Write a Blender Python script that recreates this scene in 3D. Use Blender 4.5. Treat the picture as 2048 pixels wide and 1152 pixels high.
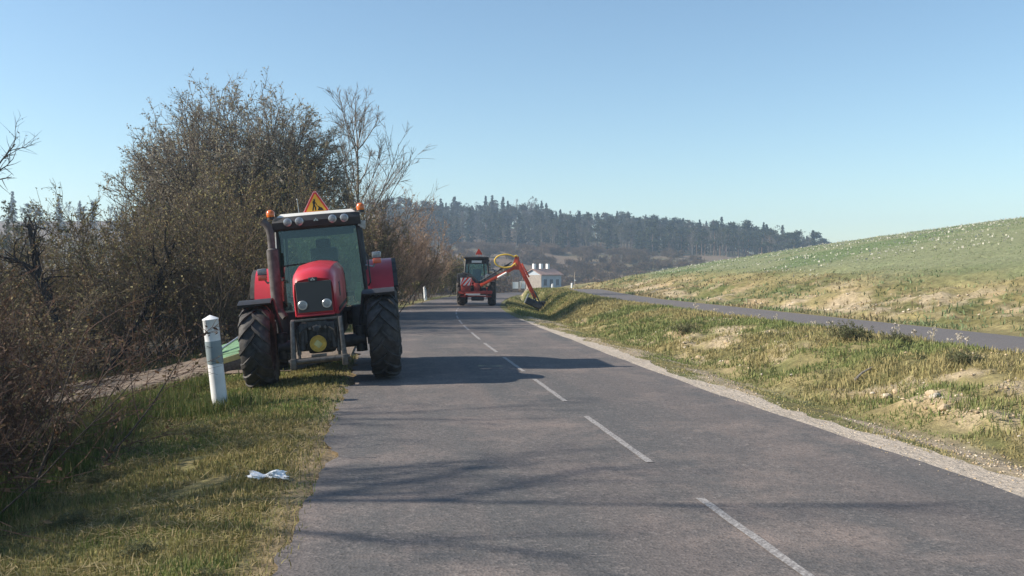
import bpy, bmesh, math, random
import numpy as np
from mathutils import Vector, Matrix, Quaternion

scene = bpy.context.scene
for o in list(bpy.data.objects):
    bpy.data.objects.remove(o)

# ------------------------------------------------------------------ camera
CAM_H = 1.7
FPX = 1900.0
yaw = math.atan((1024 - 765) / FPX)
pitch = -math.atan((576 - 540) / FPX)
cam_d = bpy.data.cameras.new('camera')
cam = bpy.data.objects.new('camera', cam_d)
scene.collection.objects.link(cam)
cam_d.sensor_width = 36.0
cam_d.lens = 36.0 * FPX / 2048.0
cam_d.clip_start = 0.05
cam_d.clip_end = 12000
fw = Vector((math.sin(yaw) * math.cos(pitch), math.cos(yaw) * math.cos(pitch), math.sin(pitch)))
cam.location = (0, 0, CAM_H)
cam.rotation_euler = fw.to_track_quat('-Z', 'Y').to_euler()
scene.camera = cam

# ------------------------------------------------------------------ sky, sun, exposure
SUN_EL = math.radians(31)
SUN_AZ = math.radians(-86)          # clockwise from +Y: the sun stands to the left, a little ahead
world = bpy.data.worlds.new('World')
scene.world = world
world.use_nodes = True
wn = world.node_tree
sky = wn.nodes.new('ShaderNodeTexSky')
sky.sky_type = 'NISHITA'
sky.sun_disc = False
sky.sun_elevation = SUN_EL
sky.sun_rotation = SUN_AZ
sky.air_density = 1.0
sky.dust_density = 0.4
sky.ozone_density = 2.2
bg = wn.nodes['Background']
bg.inputs['Strength'].default_value = 0.087
wb = wn.nodes.new('ShaderNodeVectorMath'); wb.operation = 'MULTIPLY'      # the phone's cool white balance
wb.inputs[1].default_value = (0.94, 1.015, 1.0)
wn.links.new(sky.outputs[0], wb.inputs[0])
wn.links.new(wb.outputs[0], bg.inputs['Color'])
sun_d = bpy.data.lights.new('sun', 'SUN')
sun_d.energy = 4.3
sun_d.angle = math.radians(0.55)
sun_d.color = (1.0, 0.90, 0.76)
sun = bpy.data.objects.new('sun', sun_d)
scene.collection.objects.link(sun)
to_sun = Vector((math.sin(SUN_AZ) * math.cos(SUN_EL), math.cos(SUN_AZ) * math.cos(SUN_EL), math.sin(SUN_EL)))
sun.rotation_euler = (-to_sun).to_track_quat('-Z', 'Y').to_euler()
sun.location = to_sun * 50
scene.view_settings.view_transform = 'Standard'
scene.view_settings.look = 'None'
scene.view_settings.gamma = 1.0
scene.view_settings.use_curve_mapping = False
scene.view_settings.exposure = 0.95
scene.render.engine = 'CYCLES'
scene.cycles.volume_bounces = 1
scene.cycles.transparent_max_bounces = 12
scene.cycles.max_bounces = 6

COL = scene.collection
HAZE_D = 0.00056

# ------------------------------------------------------------------ helpers
def link(o, parent=None):
    COL.objects.link(o)
    if parent is not None:
        o.parent = parent
    return o

def tag(o, label=None, cat=None, group=None, kind=None):
    if label: o['label'] = label
    if cat: o['category'] = cat
    if group: o['group'] = group
    if kind: o['kind'] = kind
    return o

def empty(name, loc, rot=(0, 0, 0)):
    o = bpy.data.objects.new(name, None)
    o.empty_display_size = 0.2
    link(o)
    o.location = loc
    o.rotation_euler = rot
    return o

def copy_tree(o, parent=None):
    c = o.copy()
    COL.objects.link(c)
    if parent is not None:
        c.parent = parent
    for ch in list(o.children):
        copy_tree(ch, c)
    return c

# value noise -------------------------------------------------------------
def _hash(ix, iy, seed):
    n = (ix.astype(np.int64) * 374761393 + iy.astype(np.int64) * 668265263 + seed * 974634777) & 0x7fffffff
    n = ((n ^ (n >> 13)) * 1274126177) & 0x7fffffff
    n = (n ^ (n >> 16)) & 0xffff
    return n / 65535.0

def vnoise(x, y, seed=0):
    x = np.asarray(x, float); y = np.asarray(y, float)
    x0 = np.floor(x); y0 = np.floor(y)
    fx = x - x0; fy = y - y0
    fx = fx * fx * (3 - 2 * fx); fy = fy * fy * (3 - 2 * fy)
    a = _hash(x0, y0, seed); b = _hash(x0 + 1, y0, seed)
    c = _hash(x0, y0 + 1, seed); d = _hash(x0 + 1, y0 + 1, seed)
    return (a * (1 - fx) + b * fx) * (1 - fy) + (c * (1 - fx) + d * fx) * fy

def fbm(x, y, seed=0, octv=4):
    s = 0; a = 0.5; t = 0
    for i in range(octv):
        s = s + a * vnoise(x * 2 ** i, y * 2 ** i, seed + i * 7)
        t += a; a *= 0.5
    return s / t

def sstep(a, b, x):
    t = np.clip((x - a) / (b - a), 0, 1)
    return t * t * (3 - 2 * t)

# materials -----------------------------------------------------------------
MATS = {}
def new_mat(name):
    m = bpy.data.materials.new(name)
    m.use_nodes = True
    MATS[name] = m
    return m, m.node_tree, m.node_tree.nodes['Principled BSDF']

def simple(name, col, rough=0.6, metal=0.0, noise=0.0, scale=20.0, bump=0.0, coat=0.0, emit=None, spec=None):
    m, nt, b = new_mat(name)
    b.inputs['Base Color'].default_value = (*col, 1)
    b.inputs['Roughness'].default_value = rough
    b.inputs['Metallic'].default_value = metal
    if spec is not None: b.inputs['Specular IOR Level'].default_value = spec
    if coat: b.inputs['Coat Weight'].default_value = coat
    if noise or bump:
        tc = nt.nodes.new('ShaderNodeTexCoord')
        n = nt.nodes.new('ShaderNodeTexNoise')
        n.inputs['Scale'].default_value = scale
        n.inputs['Detail'].default_value = 6
        nt.links.new(tc.outputs['Object'], n.inputs['Vector'])
        if noise:
            r = nt.nodes.new('ShaderNodeMapRange')
            r.inputs['From Min'].default_value = 0.3; r.inputs['From Max'].default_value = 0.7
            r.inputs['To Min'].default_value = 1 - noise; r.inputs['To Max'].default_value = 1 + noise
            nt.links.new(n.outputs['Fac'], r.inputs['Value'])
            mx = nt.nodes.new('ShaderNodeVectorMath'); mx.operation = 'SCALE'
            mx.inputs[0].default_value = col
            nt.links.new(r.outputs[0], mx.inputs['Scale'])
            nt.links.new(mx.outputs[0], b.inputs['Base Color'])
            r2 = nt.nodes.new('ShaderNodeMapRange')
            r2.inputs['From Min'].default_value = 0.3; r2.inputs['From Max'].default_value = 0.7
            r2.inputs['To Min'].default_value = min(1, rough + 0.12); r2.inputs['To Max'].default_value = max(0.05, rough - 0.1)
            nt.links.new(n.outputs['Fac'], r2.inputs['Value'])
            nt.links.new(r2.outputs[0], b.inputs['Roughness'])
        if bump:
            bp = nt.nodes.new('ShaderNodeBump')
            bp.inputs['Strength'].default_value = bump
            bp.inputs['Distance'].default_value = 0.01
            nt.links.new(n.outputs['Fac'], bp.inputs['Height'])
            nt.links.new(bp.outputs[0], b.inputs['Normal'])
    return m

def vc_mat(name, rough=0.8, nscale=None, namp=0.25, bump=0.0, trans=0.0, fine=None):
    """colour from the mesh's own Col attribute, broken up by noise"""
    m, nt, b = new_mat(name)
    at = nt.nodes.new('ShaderNodeAttribute'); at.attribute_name = 'Col'
    src = at.outputs['Color']
    b.inputs['Roughness'].default_value = rough
    b.inputs['Specular IOR Level'].default_value = 0.25
    if nscale:
        g = nt.nodes.new('ShaderNodeNewGeometry')
        for i, (sc, am) in enumerate([(nscale, namp)] + ([fine] if fine else [])):
            n = nt.nodes.new('ShaderNodeTexNoise')
            n.inputs['Scale'].default_value = sc; n.inputs['Detail'].default_value = 7
            n.inputs['Roughness'].default_value = 0.65
            nt.links.new(g.outputs['Position'], n.inputs['Vector'])
            r = nt.nodes.new('ShaderNodeMapRange')
            r.inputs['From Min'].default_value = 0.3; r.inputs['From Max'].default_value = 0.7
            r.inputs['To Min'].default_value = 1 - am; r.inputs['To Max'].default_value = 1 + am
            nt.links.new(n.outputs['Fac'], r.inputs['Value'])
            mx = nt.nodes.new('ShaderNodeVectorMath'); mx.operation = 'SCALE'
            nt.links.new(src, mx.inputs[0]); nt.links.new(r.outputs[0], mx.inputs['Scale'])
            src = mx.outputs[0]
            if bump and i == 0:
                bp = nt.nodes.new('ShaderNodeBump')
                bp.inputs['Strength'].default_value = bump; bp.inputs['Distance'].default_value = 0.05
                nt.links.new(n.outputs['Fac'], bp.inputs['Height'])
                nt.links.new(bp.outputs[0], b.inputs['Normal'])
    nt.links.new(src, b.inputs['Base Color'])
    if trans:
        tr = nt.nodes.new('ShaderNodeBsdfTranslucent')
        nt.links.new(src, tr.inputs['Color'])
        ms = nt.nodes.new('ShaderNodeMixShader'); ms.inputs[0].default_value = trans
        out = nt.nodes['Material Output']
        nt.links.new(b.outputs[0], ms.inputs[1]); nt.links.new(tr.outputs[0], ms.inputs[2])
        nt.links.new(ms.outputs[0], out.inputs['Surface'])
    return m

vc_mat('plant', 0.75, trans=0.25)
vc_mat('bark', 0.9, nscale=25, namp=0.3)
vc_mat('ground', 0.95, nscale=6.0, namp=0.40, bump=0.8, fine=(55.0, 0.45))
vc_mat('rock', 0.95, nscale=30, namp=0.25, bump=0.4)

# numpy mesh -------------------------------------------------------------
def np_mesh(name, verts, quads=None, tris=None, col=None, mat=None, smooth=False):
    me = bpy.data.meshes.new(name)
    verts = np.asarray(verts, np.float32).reshape(-1, 3)
    loops = []; starts = []; pos = 0
    if quads is not None and len(quads):
        q = np.asarray(quads, np.int32).reshape(-1, 4)
        loops.append(q.ravel()); starts.append(pos + 4 * np.arange(len(q))); pos += q.size
    if tris is not None and len(tris):
        t = np.asarray(tris, np.int32).reshape(-1, 3)
        loops.append(t.ravel()); starts.append(pos + 3 * np.arange(len(t))); pos += t.size
    loops = np.concatenate(loops).astype(np.int32); starts = np.concatenate(starts).astype(np.int32)
    me.vertices.add(len(verts)); me.vertices.foreach_set('co', verts.ravel())
    me.loops.add(len(loops)); me.loops.foreach_set('vertex_index', loops)
    me.polygons.add(len(starts)); me.polygons.foreach_set('loop_start', starts)
    if col is not None:
        a = me.color_attributes.new('Col', 'FLOAT_COLOR', 'POINT')
        c = np.ones((len(verts), 4), np.float32); c[:, :3] = col
        a.data.foreach_set('color', c.ravel())
    me.update(calc_edges=True)
    if smooth:
        me.polygons.foreach_set('use_smooth', np.ones(len(starts), bool))
    if mat: me.materials.append(MATS[mat])
    return me

class Acc:
    """collects verts / quads / tris / colours"""
    def __init__(s): s.v = []; s.q = []; s.t = []; s.c = []; s.n = 0
    def add(s, v, q=None, t=None, c=(0.5, 0.5, 0.5)):
        v = np.asarray(v, float).reshape(-1, 3)
        s.v.append(v)
        if q is not None and len(q): s.q.append(np.asarray(q) + s.n)
        if t is not None and len(t): s.t.append(np.asarray(t) + s.n)
        cc = np.empty((len(v), 3)); cc[:] = c
        s.c.append(cc); s.n += len(v)
    def mesh(s, name, mat, smooth=False):
        return np_mesh(name, np.concatenate(s.v), np.concatenate(s.q) if s.q else None,
                       np.concatenate(s.t) if s.t else None, np.concatenate(s.c), mat, smooth)

# machine-part builder: bmesh primitives ------------------------------------
class MB:
    def __init__(s): s.bm = bmesh.new()
    def _bev(s, vs, b):
        if b > 0:
            es = list({e for v in vs for e in v.link_edges})
            bmesh.ops.bevel(s.bm, geom=es, offset=b, segments=2, profile=0.6, affect='EDGES')
    def box(s, c, size, bevel=0.0, rot=None, taper=None):
        r = bmesh.ops.create_cube(s.bm, size=1.0)
        M = Matrix.Translation(c) @ ((rot.to_matrix().to_4x4() if rot else Matrix.Identity(4))) @ Matrix.Diagonal((*size, 1))
        if taper:
            for v in r['verts']:
                if v.co.z > 0: v.co.x *= taper[0]; v.co.y *= taper[1]
        bmesh.ops.transform(s.bm, matrix=M, verts=r['verts'])
        s._bev(r['verts'], bevel)
        return s
    def hexa(s, p, bevel=0.0):
        """8 points: bottom 4 (ccw) then top 4"""
        vs = [s.bm.verts.new(q) for q in p]
        for f in ((3, 2, 1, 0), (4, 5, 6, 7), (0, 1, 5, 4), (1, 2, 6, 5), (2, 3, 7, 6), (3, 0, 4, 7)):
            s.bm.faces.new([vs[i] for i in f])
        s._bev(vs, bevel)
        return s
    def bar(s, a, b, w, h=None, bevel=0.0, up=(0, 0, 1)):
        a = Vector(a); b = Vector(b); d = b - a
        h = h or w
        q = d.to_track_quat('Y', 'Z')
        return s.box((a + b) / 2, (w, d.length, h), bevel, q)
    def cyl(s, a, b, r, r2=None, n=16, cap=True):
        a = Vector(a); b = Vector(b); d = b - a
        q = d.to_track_quat('Z', 'Y')
        M = Matrix.Translation((a + b) / 2) @ q.to_matrix().to_4x4()
        bmesh.ops.create_cone(s.bm, cap_ends=cap, segments=n, radius1=r, radius2=r if r2 is None else r2, depth=d.length, matrix=M)
        return s
    def tube(s, pts, r, n=8):
        pts = [Vector(p) for p in pts]
        rs = r if isinstance(r, (list, tuple)) else [r] * len(pts)
        rings = []; prev = None
        for i, p in enumerate(pts):
            t = (pts[min(i + 1, len(pts) - 1)] - pts[max(i - 1, 0)]).normalized()
            if prev is None:
                a = t.orthogonal().normalized()
            else:
                a = (prev - t * prev.dot(t)).normalized()
            prev = a; b = t.cross(a)
            rings.append([s.bm.verts.new(p + (a * math.cos(k * 2 * math.pi / n) + b * math.sin(k * 2 * math.pi / n)) * rs[i]) for k in range(n)])
        for i in range(len(rings) - 1):
            for k in range(n):
                s.bm.faces.new((rings[i][k], rings[i][(k + 1) % n], rings[i + 1][(k + 1) % n], rings[i + 1][k]))
        s.bm.faces.new(rings[0][::-1]); s.bm.faces.new(rings[-1])
        return s
    def lathe(s, prof, n=32, axis='X', c=(0, 0, 0), close=True):
        """prof: list of (a, r) along the axis"""
        c = Vector(c); rings = []
        for a, r in prof:
            ring = []
            for k in range(n):
                t = 2 * math.pi * k / n
                u, w = r * math.cos(t), r * math.sin(t)
                p = {'X': (a, u, w), 'Y': (u, a, w), 'Z': (u, w, a)}[axis]
                ring.append(s.bm.verts.new(c + Vector(p)))
            rings.append(ring)
        for i in range(len(rings) - 1):
            for k in range(n):
                s.bm.faces.new((rings[i][k], rings[i][(k + 1) % n], rings[i + 1][(k + 1) % n], rings[i + 1][k]))
        if close:
            s.bm.faces.new(rings[0][::-1]); s.bm.faces.new(rings[-1])
        return s
    def prism(s, poly, d, M=None):
        """poly in the XZ plane, extruded by d along +Y"""
        f = [s.bm.verts.new((x, 0, z)) for x, z in poly]
        g = [s.bm.verts.new((x, d, z)) for x, z in poly]
        n = len(poly)
        s.bm.faces.new(f); s.bm.faces.new(g[::-1])
        for i in range(n):
            s.bm.faces.new((f[i], g[i], g[(i + 1) % n], f[(i + 1) % n]))
        if M is not None: bmesh.ops.transform(s.bm, matrix=M, verts=f + g)
        return s
    def loft(s, sections, close=True):
        rings = [[s.bm.verts.new(p) for p in sec] for sec in sections]
        n = len(rings[0])
        for i in range(len(rings) - 1):
            for k in range(n):
                s.bm.faces.new((rings[i][k], rings[i][(k + 1) % n], rings[i + 1][(k + 1) % n], rings[i + 1][k]))
        if close:
            s.bm.faces.new(rings[0][::-1]); s.bm.faces.new(rings[-1])
        return s
    def sphere(s, c, r, scale=(1, 1, 1), u=14, v=8):
        M = Matrix.Translation(c) @ Matrix.Diagonal((*scale, 1))
        bmesh.ops.create_uvsphere(s.bm, u_segments=u, v_segments=v, radius=r, matrix=M)
        return s
    def build(s, name, mat, parent=None, smooth=True, loc=None, rot=None):
        bmesh.ops.recalc_face_normals(s.bm, faces=s.bm.faces)
        me = bpy.data.meshes.new(name)
        s.bm.to_mesh(me); s.bm.free()
        me.materials.append(MATS[mat])
        if smooth:
            me.polygons.foreach_set('use_smooth', np.ones(len(me.polygons), bool))
            try: me.set_sharp_from_angle(angle=math.radians(38))
            except Exception: pass
        o = bpy.data.objects.new(name, me)
        link(o, parent)
        if loc is not None: o.location = loc
        if rot is not None: o.rotation_euler = rot
        return o

# ------------------------------------------------------------------ terrain
def shift(Y):
    Y = np.asarray(Y, float)
    s = np.where(Y < 20, 0, 0.0019 * (np.minimum(Y, 100) - 20) ** 2)
    return s + np.where(Y > 100, 0.304 * (Y - 100), 0)

def zroad(Y):
    return np.interp(Y, [-50, 26, 40, 53, 80, 110, 160, 200, 260], [0, 0, -0.12, -0.31, -0.45, -0.95, -3.0, -4.8, -4.6])

def redge(Y): return 4.50 + shift(Y) + 0.22 * sstep(13, 6, Y)
def ledge(Y): return -0.53 + shift(Y)
def path1(Y): return np.maximum(9.25, redge(Y) + 4.1 - 2.6 * sstep(58, 76, Y))
RIDGE_X = [-900, -400, -100, 9, 62, 114, 167, 220, 246, 400, 900]
RIDGE_Z = [20, 26, 27, 25.5, 24, 18.6, 15, 6, 4, 2.5, 2]

def height(X, Y, rough=True):
    X = np.asarray(X, float); Y = np.asarray(Y, float)
    X, Y = np.broadcast_arrays(X, Y)
    s = shift(Y); r = redge(Y); l = ledge(Y); zr = zroad(Y)
    p1 = path1(Y); p2 = p1 + 2.3
    dep = -0.10 - 0.26 * sstep(30, 46, Y)
    wide = p1 - r
    toe = r + np.minimum(1.15 + 0.3 * sstep(12, 24, Y) + 0.75 * sstep(34, 46, Y), 0.5 * wide)
    zp = 0.47 - 0.75 * sstep(56, 92, Y)
    b0 = p2 + 0.7; b1 = b0 + 4.6
    zb1 = zp + 1.05
    zc = np.maximum(9.0 - 0.031 * Y, 0.3)
    # right side, piecewise
    def lerp(a, za, b, zb, ease=False):
        t = np.clip((X - a) / np.maximum(b - a, 1e-3), 0, 1)
        if ease: t = t * t * (3 - 2 * t)
        return za + (zb - za) * t
    crest = b1 + 40
    z = np.where(X <= r, zr, 0.0)
    z = np.where((X > r) & (X <= r + 0.6), zr, z)
    z = np.where((X > r + 0.6) & (X <= toe), lerp(r + 0.6, zr, toe, zr + dep), z)
    bt = np.clip((X - toe) / np.maximum(p1 - 0.5 - toe, 1e-3), 0, 1)
    z = np.where((X > toe) & (X <= p1 - 0.5), zr + dep + (zp - zr - dep) * np.sin(bt * math.pi / 2) ** 1.15, z)
    z = np.where((X > p1 - 0.5) & (X <= b0), zp, z)
    z = np.where((X > b0) & (X <= b1), lerp(b0, zp, b1, zb1, False), z)
    tf = np.clip((X - b1) / 40.0, 0, 1)
    z = np.where((X > b1) & (X <= crest), zb1 + (zc - zb1) * tf * (1.22 - 0.22 * tf), z)
    z = np.where(X > crest, zc - (X - crest) * 0.02, z)
    # left side
    dl = l - X
    lf = 1 - 0.8 * sstep(60, 110, Y)
    zl = np.interp(dl, [0, 0.5, 1.5, 2.4, 3.6, 5.5, 9, 16, 40], [0, -0.01, -0.14, -0.24, -0.52, -1.0, -1.5, -2.0, -2.6])
    z = np.where(X < l, zr + zl * lf, z)
    # far hill
    R = np.interp(X, RIDGE_X, RIDGE_Z)
    zh = np.where(Y < 380, -4.6 + (0.4 * R + 4.6) * sstep(235, 385, Y), 0.4 * R + 0.6 * R * sstep(375, 520, Y))
    far = sstep(150, 250, Y)
    z = z * (1 - far) + zh * far
    if rough:
        road = ((X > l - 0.5) & (X < r + 0.75))
        pth = (X > p1 - 0.35) & (X < p2 + 0.35)
        amp = np.where(road | pth, 0.0, 1.0)
        amp = amp * np.where(X < l, np.clip((l - 0.5 - X) / 1.5, 0, 1), np.clip((X - r - 0.75) / 0.8, 0, 1) * np.where(pth, 0, 1))
        amp = amp * np.where((X > p1 - 1.0) & (X < p2 + 1.0), 0.3, 1)
        bank = ((X > toe) & (X < p1 - .4)) | ((X > b0) & (X < b1))
        z = z + amp * ((fbm(X * 0.8, Y * 0.8, 3) - 0.5) * np.where(bank, 0.34, 0.16) + (fbm(X * 3.1, Y * 3.1, 9) - 0.5) * np.where(bank, 0.20, 0.07))
        z = z + far * (fbm(X * 0.03, Y * 0.03, 21) - 0.5) * 4
        # mown gullies down the upper bank
        ub = sstep(0, 1, (X - b0)) * (1 - sstep(0, 3, X - b1)) * (Y < 120)
        z = z - ub * 0.28 * np.clip(np.sin(Y * 0.55 + X * 0.35 + 2 * fbm(X * .1, Y * .1, 5)) - 0.55, 0, 1) * 2
    return z

def hz(x, y): return float(height(np.array([x]), np.array([y]))[0])

def axis(pts):
    """list of (start, end, step)"""
    a = []
    for s, e, d in pts:
        n = max(1, int(round((e - s) / d)))
        a.append(np.linspace(s, e, n, endpoint=False))
    a.append(np.array([pts[-1][1]]))
    return np.concatenate(a)

gx = axis([(-900, -60, 20), (-60, -14, 2), (-14, -5, 0.4), (-5, -0.6, 0.11), (-0.6, 4.8, 0.3), (4.8, 18, 0.13), (18, 34, 0.4), (34, 80, 1.5), (80, 300, 8), (300, 900, 20)])
gy = axis([(-60, -4, 4), (-4, 4, 0.4), (4, 20, 0.12), (20, 40, 0.22), (40, 70, 0.4), (70, 130, 1.2), (130, 260, 4), (260, 600, 8), (600, 900, 30)])
GX, GY = np.meshgrid(gx, gy)
GZ = height(GX, GY)
under = ((GX > ledge(GY) + 0.12) & (GX < redge(GY) - 0.12) & (GY < 240)) | ((GX > path1(GY) + 0.12) & (GX < path1(GY) + 2.18) & (GY < 240))
GZ = np.where(under, GZ - 0.06, GZ)

def bare_mask(X, Y):
    """0..1: bare limestone rubble instead of grass"""
    r = redge(Y); p1 = path1(Y); toe = r + np.minimum(1.25, .42 * (p1 - r)); b0 = p1 + 3.0; b1 = b0 + 4.6
    n = fbm(X * 0.55 + 3, Y * 0.35, 31, 4); n2 = fbm(X * 2.3, Y * 2.3, 41, 3)
    k = 0.58 * n + 0.42 * n2
    lowb = sstep(0.0, 0.6, X - toe) * (1 - sstep(-0.5, 0.1, X - p1))
    upb = sstep(0.0, 0.5, X - b0) * (1 - sstep(-2.6, 0.0, X - b1))
    near = 0.05 * sstep(24, 12, Y)
    m = lowb * 0.8 * sstep(0.545 - near, 0.66 - near, k) + 0.85 * upb * sstep(0.49, 0.64, k)
    return np.clip(m, 0, 1) * (1 - 0.8 * sstep(30, 42, Y) * (X < p1))

def ground_col(X, Y):
    X = np.asarray(X, float); Y = np.asarray(Y, float)
    l = ledge(Y); r = redge(Y); p1 = path1(Y); b0 = p1 + 3.0; b1 = b0 + 4.6
    n = fbm(X * 0.9, Y * 0.9, 51); n2 = fbm(X * 4, Y * 4, 61, 3)
    def c(*a): return np.array(a)
    green = c(0.095, 0.110, 0.036); olive = c(0.140, 0.125, 0.050); straw = c(0.26, 0.205, 0.095)
    pale = c(0.42, 0.335, 0.235); earth = c(0.20, 0.145, 0.090); lush = c(0.115, 0.152, 0.068)
    t = sstep(0.35, 0.65, n)[..., None]
    col = green * (1 - t) + olive * t
    t = sstep(0.55, 0.75, n2)[..., None]
    col = col * (1 - 0.5 * t) + straw * 0.5 * t
    # right verge: gravelly, worn
    vz = (sstep(0.2, 0.6, X - r) * (1 - sstep(0.8, 1.5, X - r)))
    g = (vz * sstep(0.42, 0.62, fbm(X * 2.6, Y * 0.7, 71, 4)))[..., None]
    col = col * (1 - g) + pale * 0.85 * g
    # banks
    bk = (sstep(0.9, 1.6, X - r) * (1 - sstep(0, 1.5, X - b1)))[..., None]
    dry = c(0.25, 0.195, 0.098) * 0.8 + green * 0.4
    mix = sstep(0.38, 0.62, fbm(X * 0.5, Y * 0.4, 81))[..., None]
    col = col * (1 - bk) + (col * (1 - mix) + dry * mix) * bk
    bm = bare_mask(X, Y)[..., None]
    pinky = c(0.42, 0.305, 0.215); ochre = c(0.47, 0.34, 0.165)
    tone = fbm(X * 0.7, Y * 0.7, 91)[..., None]
    ptone = pale * (1 - sstep(.5, .65, tone)) + (ochre * .5 + pinky * .5) * sstep(.5, .65, tone)
    col = col * (1 - 0.85 * bm) + ptone * 0.85 * bm
    # field
    f = (sstep(-1.5, 2.0, X - b1 - 3 * (fbm(X * .2, Y * .2, 13) - .5)) * (Y < 260))[..., None]
    ft = sstep(0.4, 0.62, fbm(X * 0.25, Y * 0.16, 101))[..., None]
    fcol = (lush * 1.08) * (1 - ft) + c(0.185, 0.200, 0.110) * ft
    col = col * (1 - f) + fcol * f
    # narrow margins of the cycle path
    pm = (sstep(-0.7, -0.3, X - p1) * (1 - sstep(2.6, 3.2, X - p1)))[..., None]
    col = col * (1 - pm) + (olive * 0.8 + straw * 0.35) * pm
    # dirt under the left thicket
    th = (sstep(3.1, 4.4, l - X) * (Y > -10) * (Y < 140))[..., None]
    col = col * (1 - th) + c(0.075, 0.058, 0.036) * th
    # far scrub and wood floor
    fa = sstep(120, 240, Y)[..., None] * (1 - 0.75 * f)
    sc_ = sstep(0.35, 0.65, fbm(X * 0.02, Y * 0.05, 111))[..., None]
    col = col * (1 - fa) + (c(0.155, 0.112, 0.078) * (1 - sc_) + c(0.125, 0.112, 0.062) * sc_) * fa
    # ragged earth edge beside the asphalt on the left
    le = (sstep(0.45, 0.0, l - X + 0.25 * (n2 - 0.5)) * (X < l + .3))[..., None]
    col = col * (1 - 0.75 * le) + (earth * 1.25) * 0.75 * le
    return col

ny, nx = GX.shape
idx = np.arange(ny * nx).reshape(ny, nx)
quads = np.stack([idx[:-1, :-1], idx[:-1, 1:], idx[1:, 1:], idx[1:, :-1]], -1).reshape(-1, 4)
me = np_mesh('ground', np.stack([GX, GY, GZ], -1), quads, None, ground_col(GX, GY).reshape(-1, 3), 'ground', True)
ground = link(bpy.data.objects.new('ground', me))
tag(ground, 'grassy roadside terrain with banks, field and far hillside', 'ground', kind='structure')

# strip sheets -----------------------------------------------------------
def strip(name, ys, xl, xr, nxs, lift, mat, fz=None, col=None):
    u = np.linspace(0, 1, nxs)[None, :]
    X = xl[:, None] * (1 - u) + xr[:, None] * u
    Yg = np.repeat(ys[:, None], nxs, 1)
    Z = (height(X, Yg, False) if fz is None else fz(X, Yg)) + lift
    i = np.arange(X.size).reshape(X.shape)
    q = np.stack([i[:-1, :-1], i[:-1, 1:], i[1:, 1:], i[1:, :-1]], -1).reshape(-1, 4)
    me = np_mesh(name, np.stack([X, Yg, Z], -1), q, None, col, mat, True)
    return link(bpy.data.objects.new(name, me))

def asphalt(name, base, warm, patch, stone=1.0):
    m, nt, b = new_mat(name)
    g = nt.nodes.new('ShaderNodeNewGeometry')
    def noise(sc, det=6, rough=0.6, vec=None):
        n = nt.nodes.new('ShaderNodeTexNoise'); n.inputs['Scale'].default_value = sc
        n.inputs['Detail'].default_value = det; n.inputs['Roughness'].default_value = rough
        nt.links.new(vec or g.outputs['Position'], n.inputs['Vector']); return n.outputs['Fac']
    def ramp(v, a, bb, c0=0.0, c1=1.0):
        r = nt.nodes.new('ShaderNodeMapRange')
        r.inputs['From Min'].default_value = a; r.inputs['From Max'].default_value = bb
        r.inputs['To Min'].default_value = c0; r.inputs['To Max'].default_value = c1
        nt.links.new(v, r.inputs['Value']); return r.outputs[0]
    def mix(f, a, bb):
        x = nt.nodes.new('ShaderNodeMix'); x.data_type = 'RGBA'
        nt.links.new(f, x.inputs['Factor'])
        for s, v in ((x.inputs[6], a), (x.inputs[7], bb)):
            if isinstance(v, tuple): s.default_value = (*v, 1)
            else: nt.links.new(v, s)
        return x.outputs[2]
    # stretched along the road
    mp = nt.nodes.new('ShaderNodeMapping'); mp.inputs['Scale'].default_value = (1.0, 0.06, 1)
    nt.links.new(g.outputs['Position'], mp.inputs['Vector'])
    big = noise(0.9, 5, 0.6, mp.outputs[0])
    c = mix(ramp(big, 0.42, 0.62), base, warm)
    pt = noise(0.55, 6, 0.7)
    c = mix(ramp(pt, 0.50, 0.70, 0, 0.75), c, patch)
    # exposed chippings
    v = nt.nodes.new('ShaderNodeTexVoronoi'); v.inputs['Scale'].default_value = 48
    nt.links.new(g.outputs['Position'], v.inputs['Vector'])
    sp = nt.nodes.new('ShaderNodeSeparateColor'); nt.links.new(v.outputs['Color'], sp.inputs[0])
    st = ramp(sp.outputs[0], 0.66, 1.0, 0, 0.62 * stone)
    dens = ramp(noise(1.6, 5, 0.65), 0.35, 0.75, 0.25, 1.0)
    mu = nt.nodes.new('ShaderNodeMath'); mu.operation = 'MULTIPLY'
    nt.links.new(st, mu.inputs[0]); nt.links.new(dens, mu.inputs[1])
    c = mix(mu.outputs[0], c, (0.30, 0.262, 0.24))
    dk = ramp(sp.outputs[1], 0.6, 1.0, 0, 0.55 * stone)
    c = mix(dk, c, (base[0] * .5, base[1] * .5, base[2] * .5))
    fn = ramp(noise(160, 3), 0.3, 0.7, 0.7, 1.3)
    sc2 = nt.nodes.new('ShaderNodeVectorMath'); sc2.operation = 'SCALE'
    nt.links.new(c, sc2.inputs[0]); nt.links.new(fn, sc2.inputs['Scale'])
    nt.links.new(sc2.outputs[0], b.inputs['Base Color'])
    b.inputs['Roughness'].default_value = 0.9
    b.inputs['Specular IOR Level'].default_value = 0.3
    bp = nt.nodes.new('ShaderNodeBump'); bp.inputs['Strength'].default_value = 0.55; bp.inputs['Distance'].default_value = 0.006
    nt.links.new(v.outputs['Distance'], bp.inputs['Height'])
    nt.links.new(bp.outputs[0], b.inputs['Normal'])
    return m
asphalt('asphalt_road', (0.096, 0.093, 0.093), (0.138, 0.118, 0.111), (0.26, 0.205, 0.178))
asphalt('asphalt_path', (0.130, 0.122, 0.122), (0.145, 0.130, 0.126), (0.16, 0.142, 0.135), 0.7)

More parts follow.
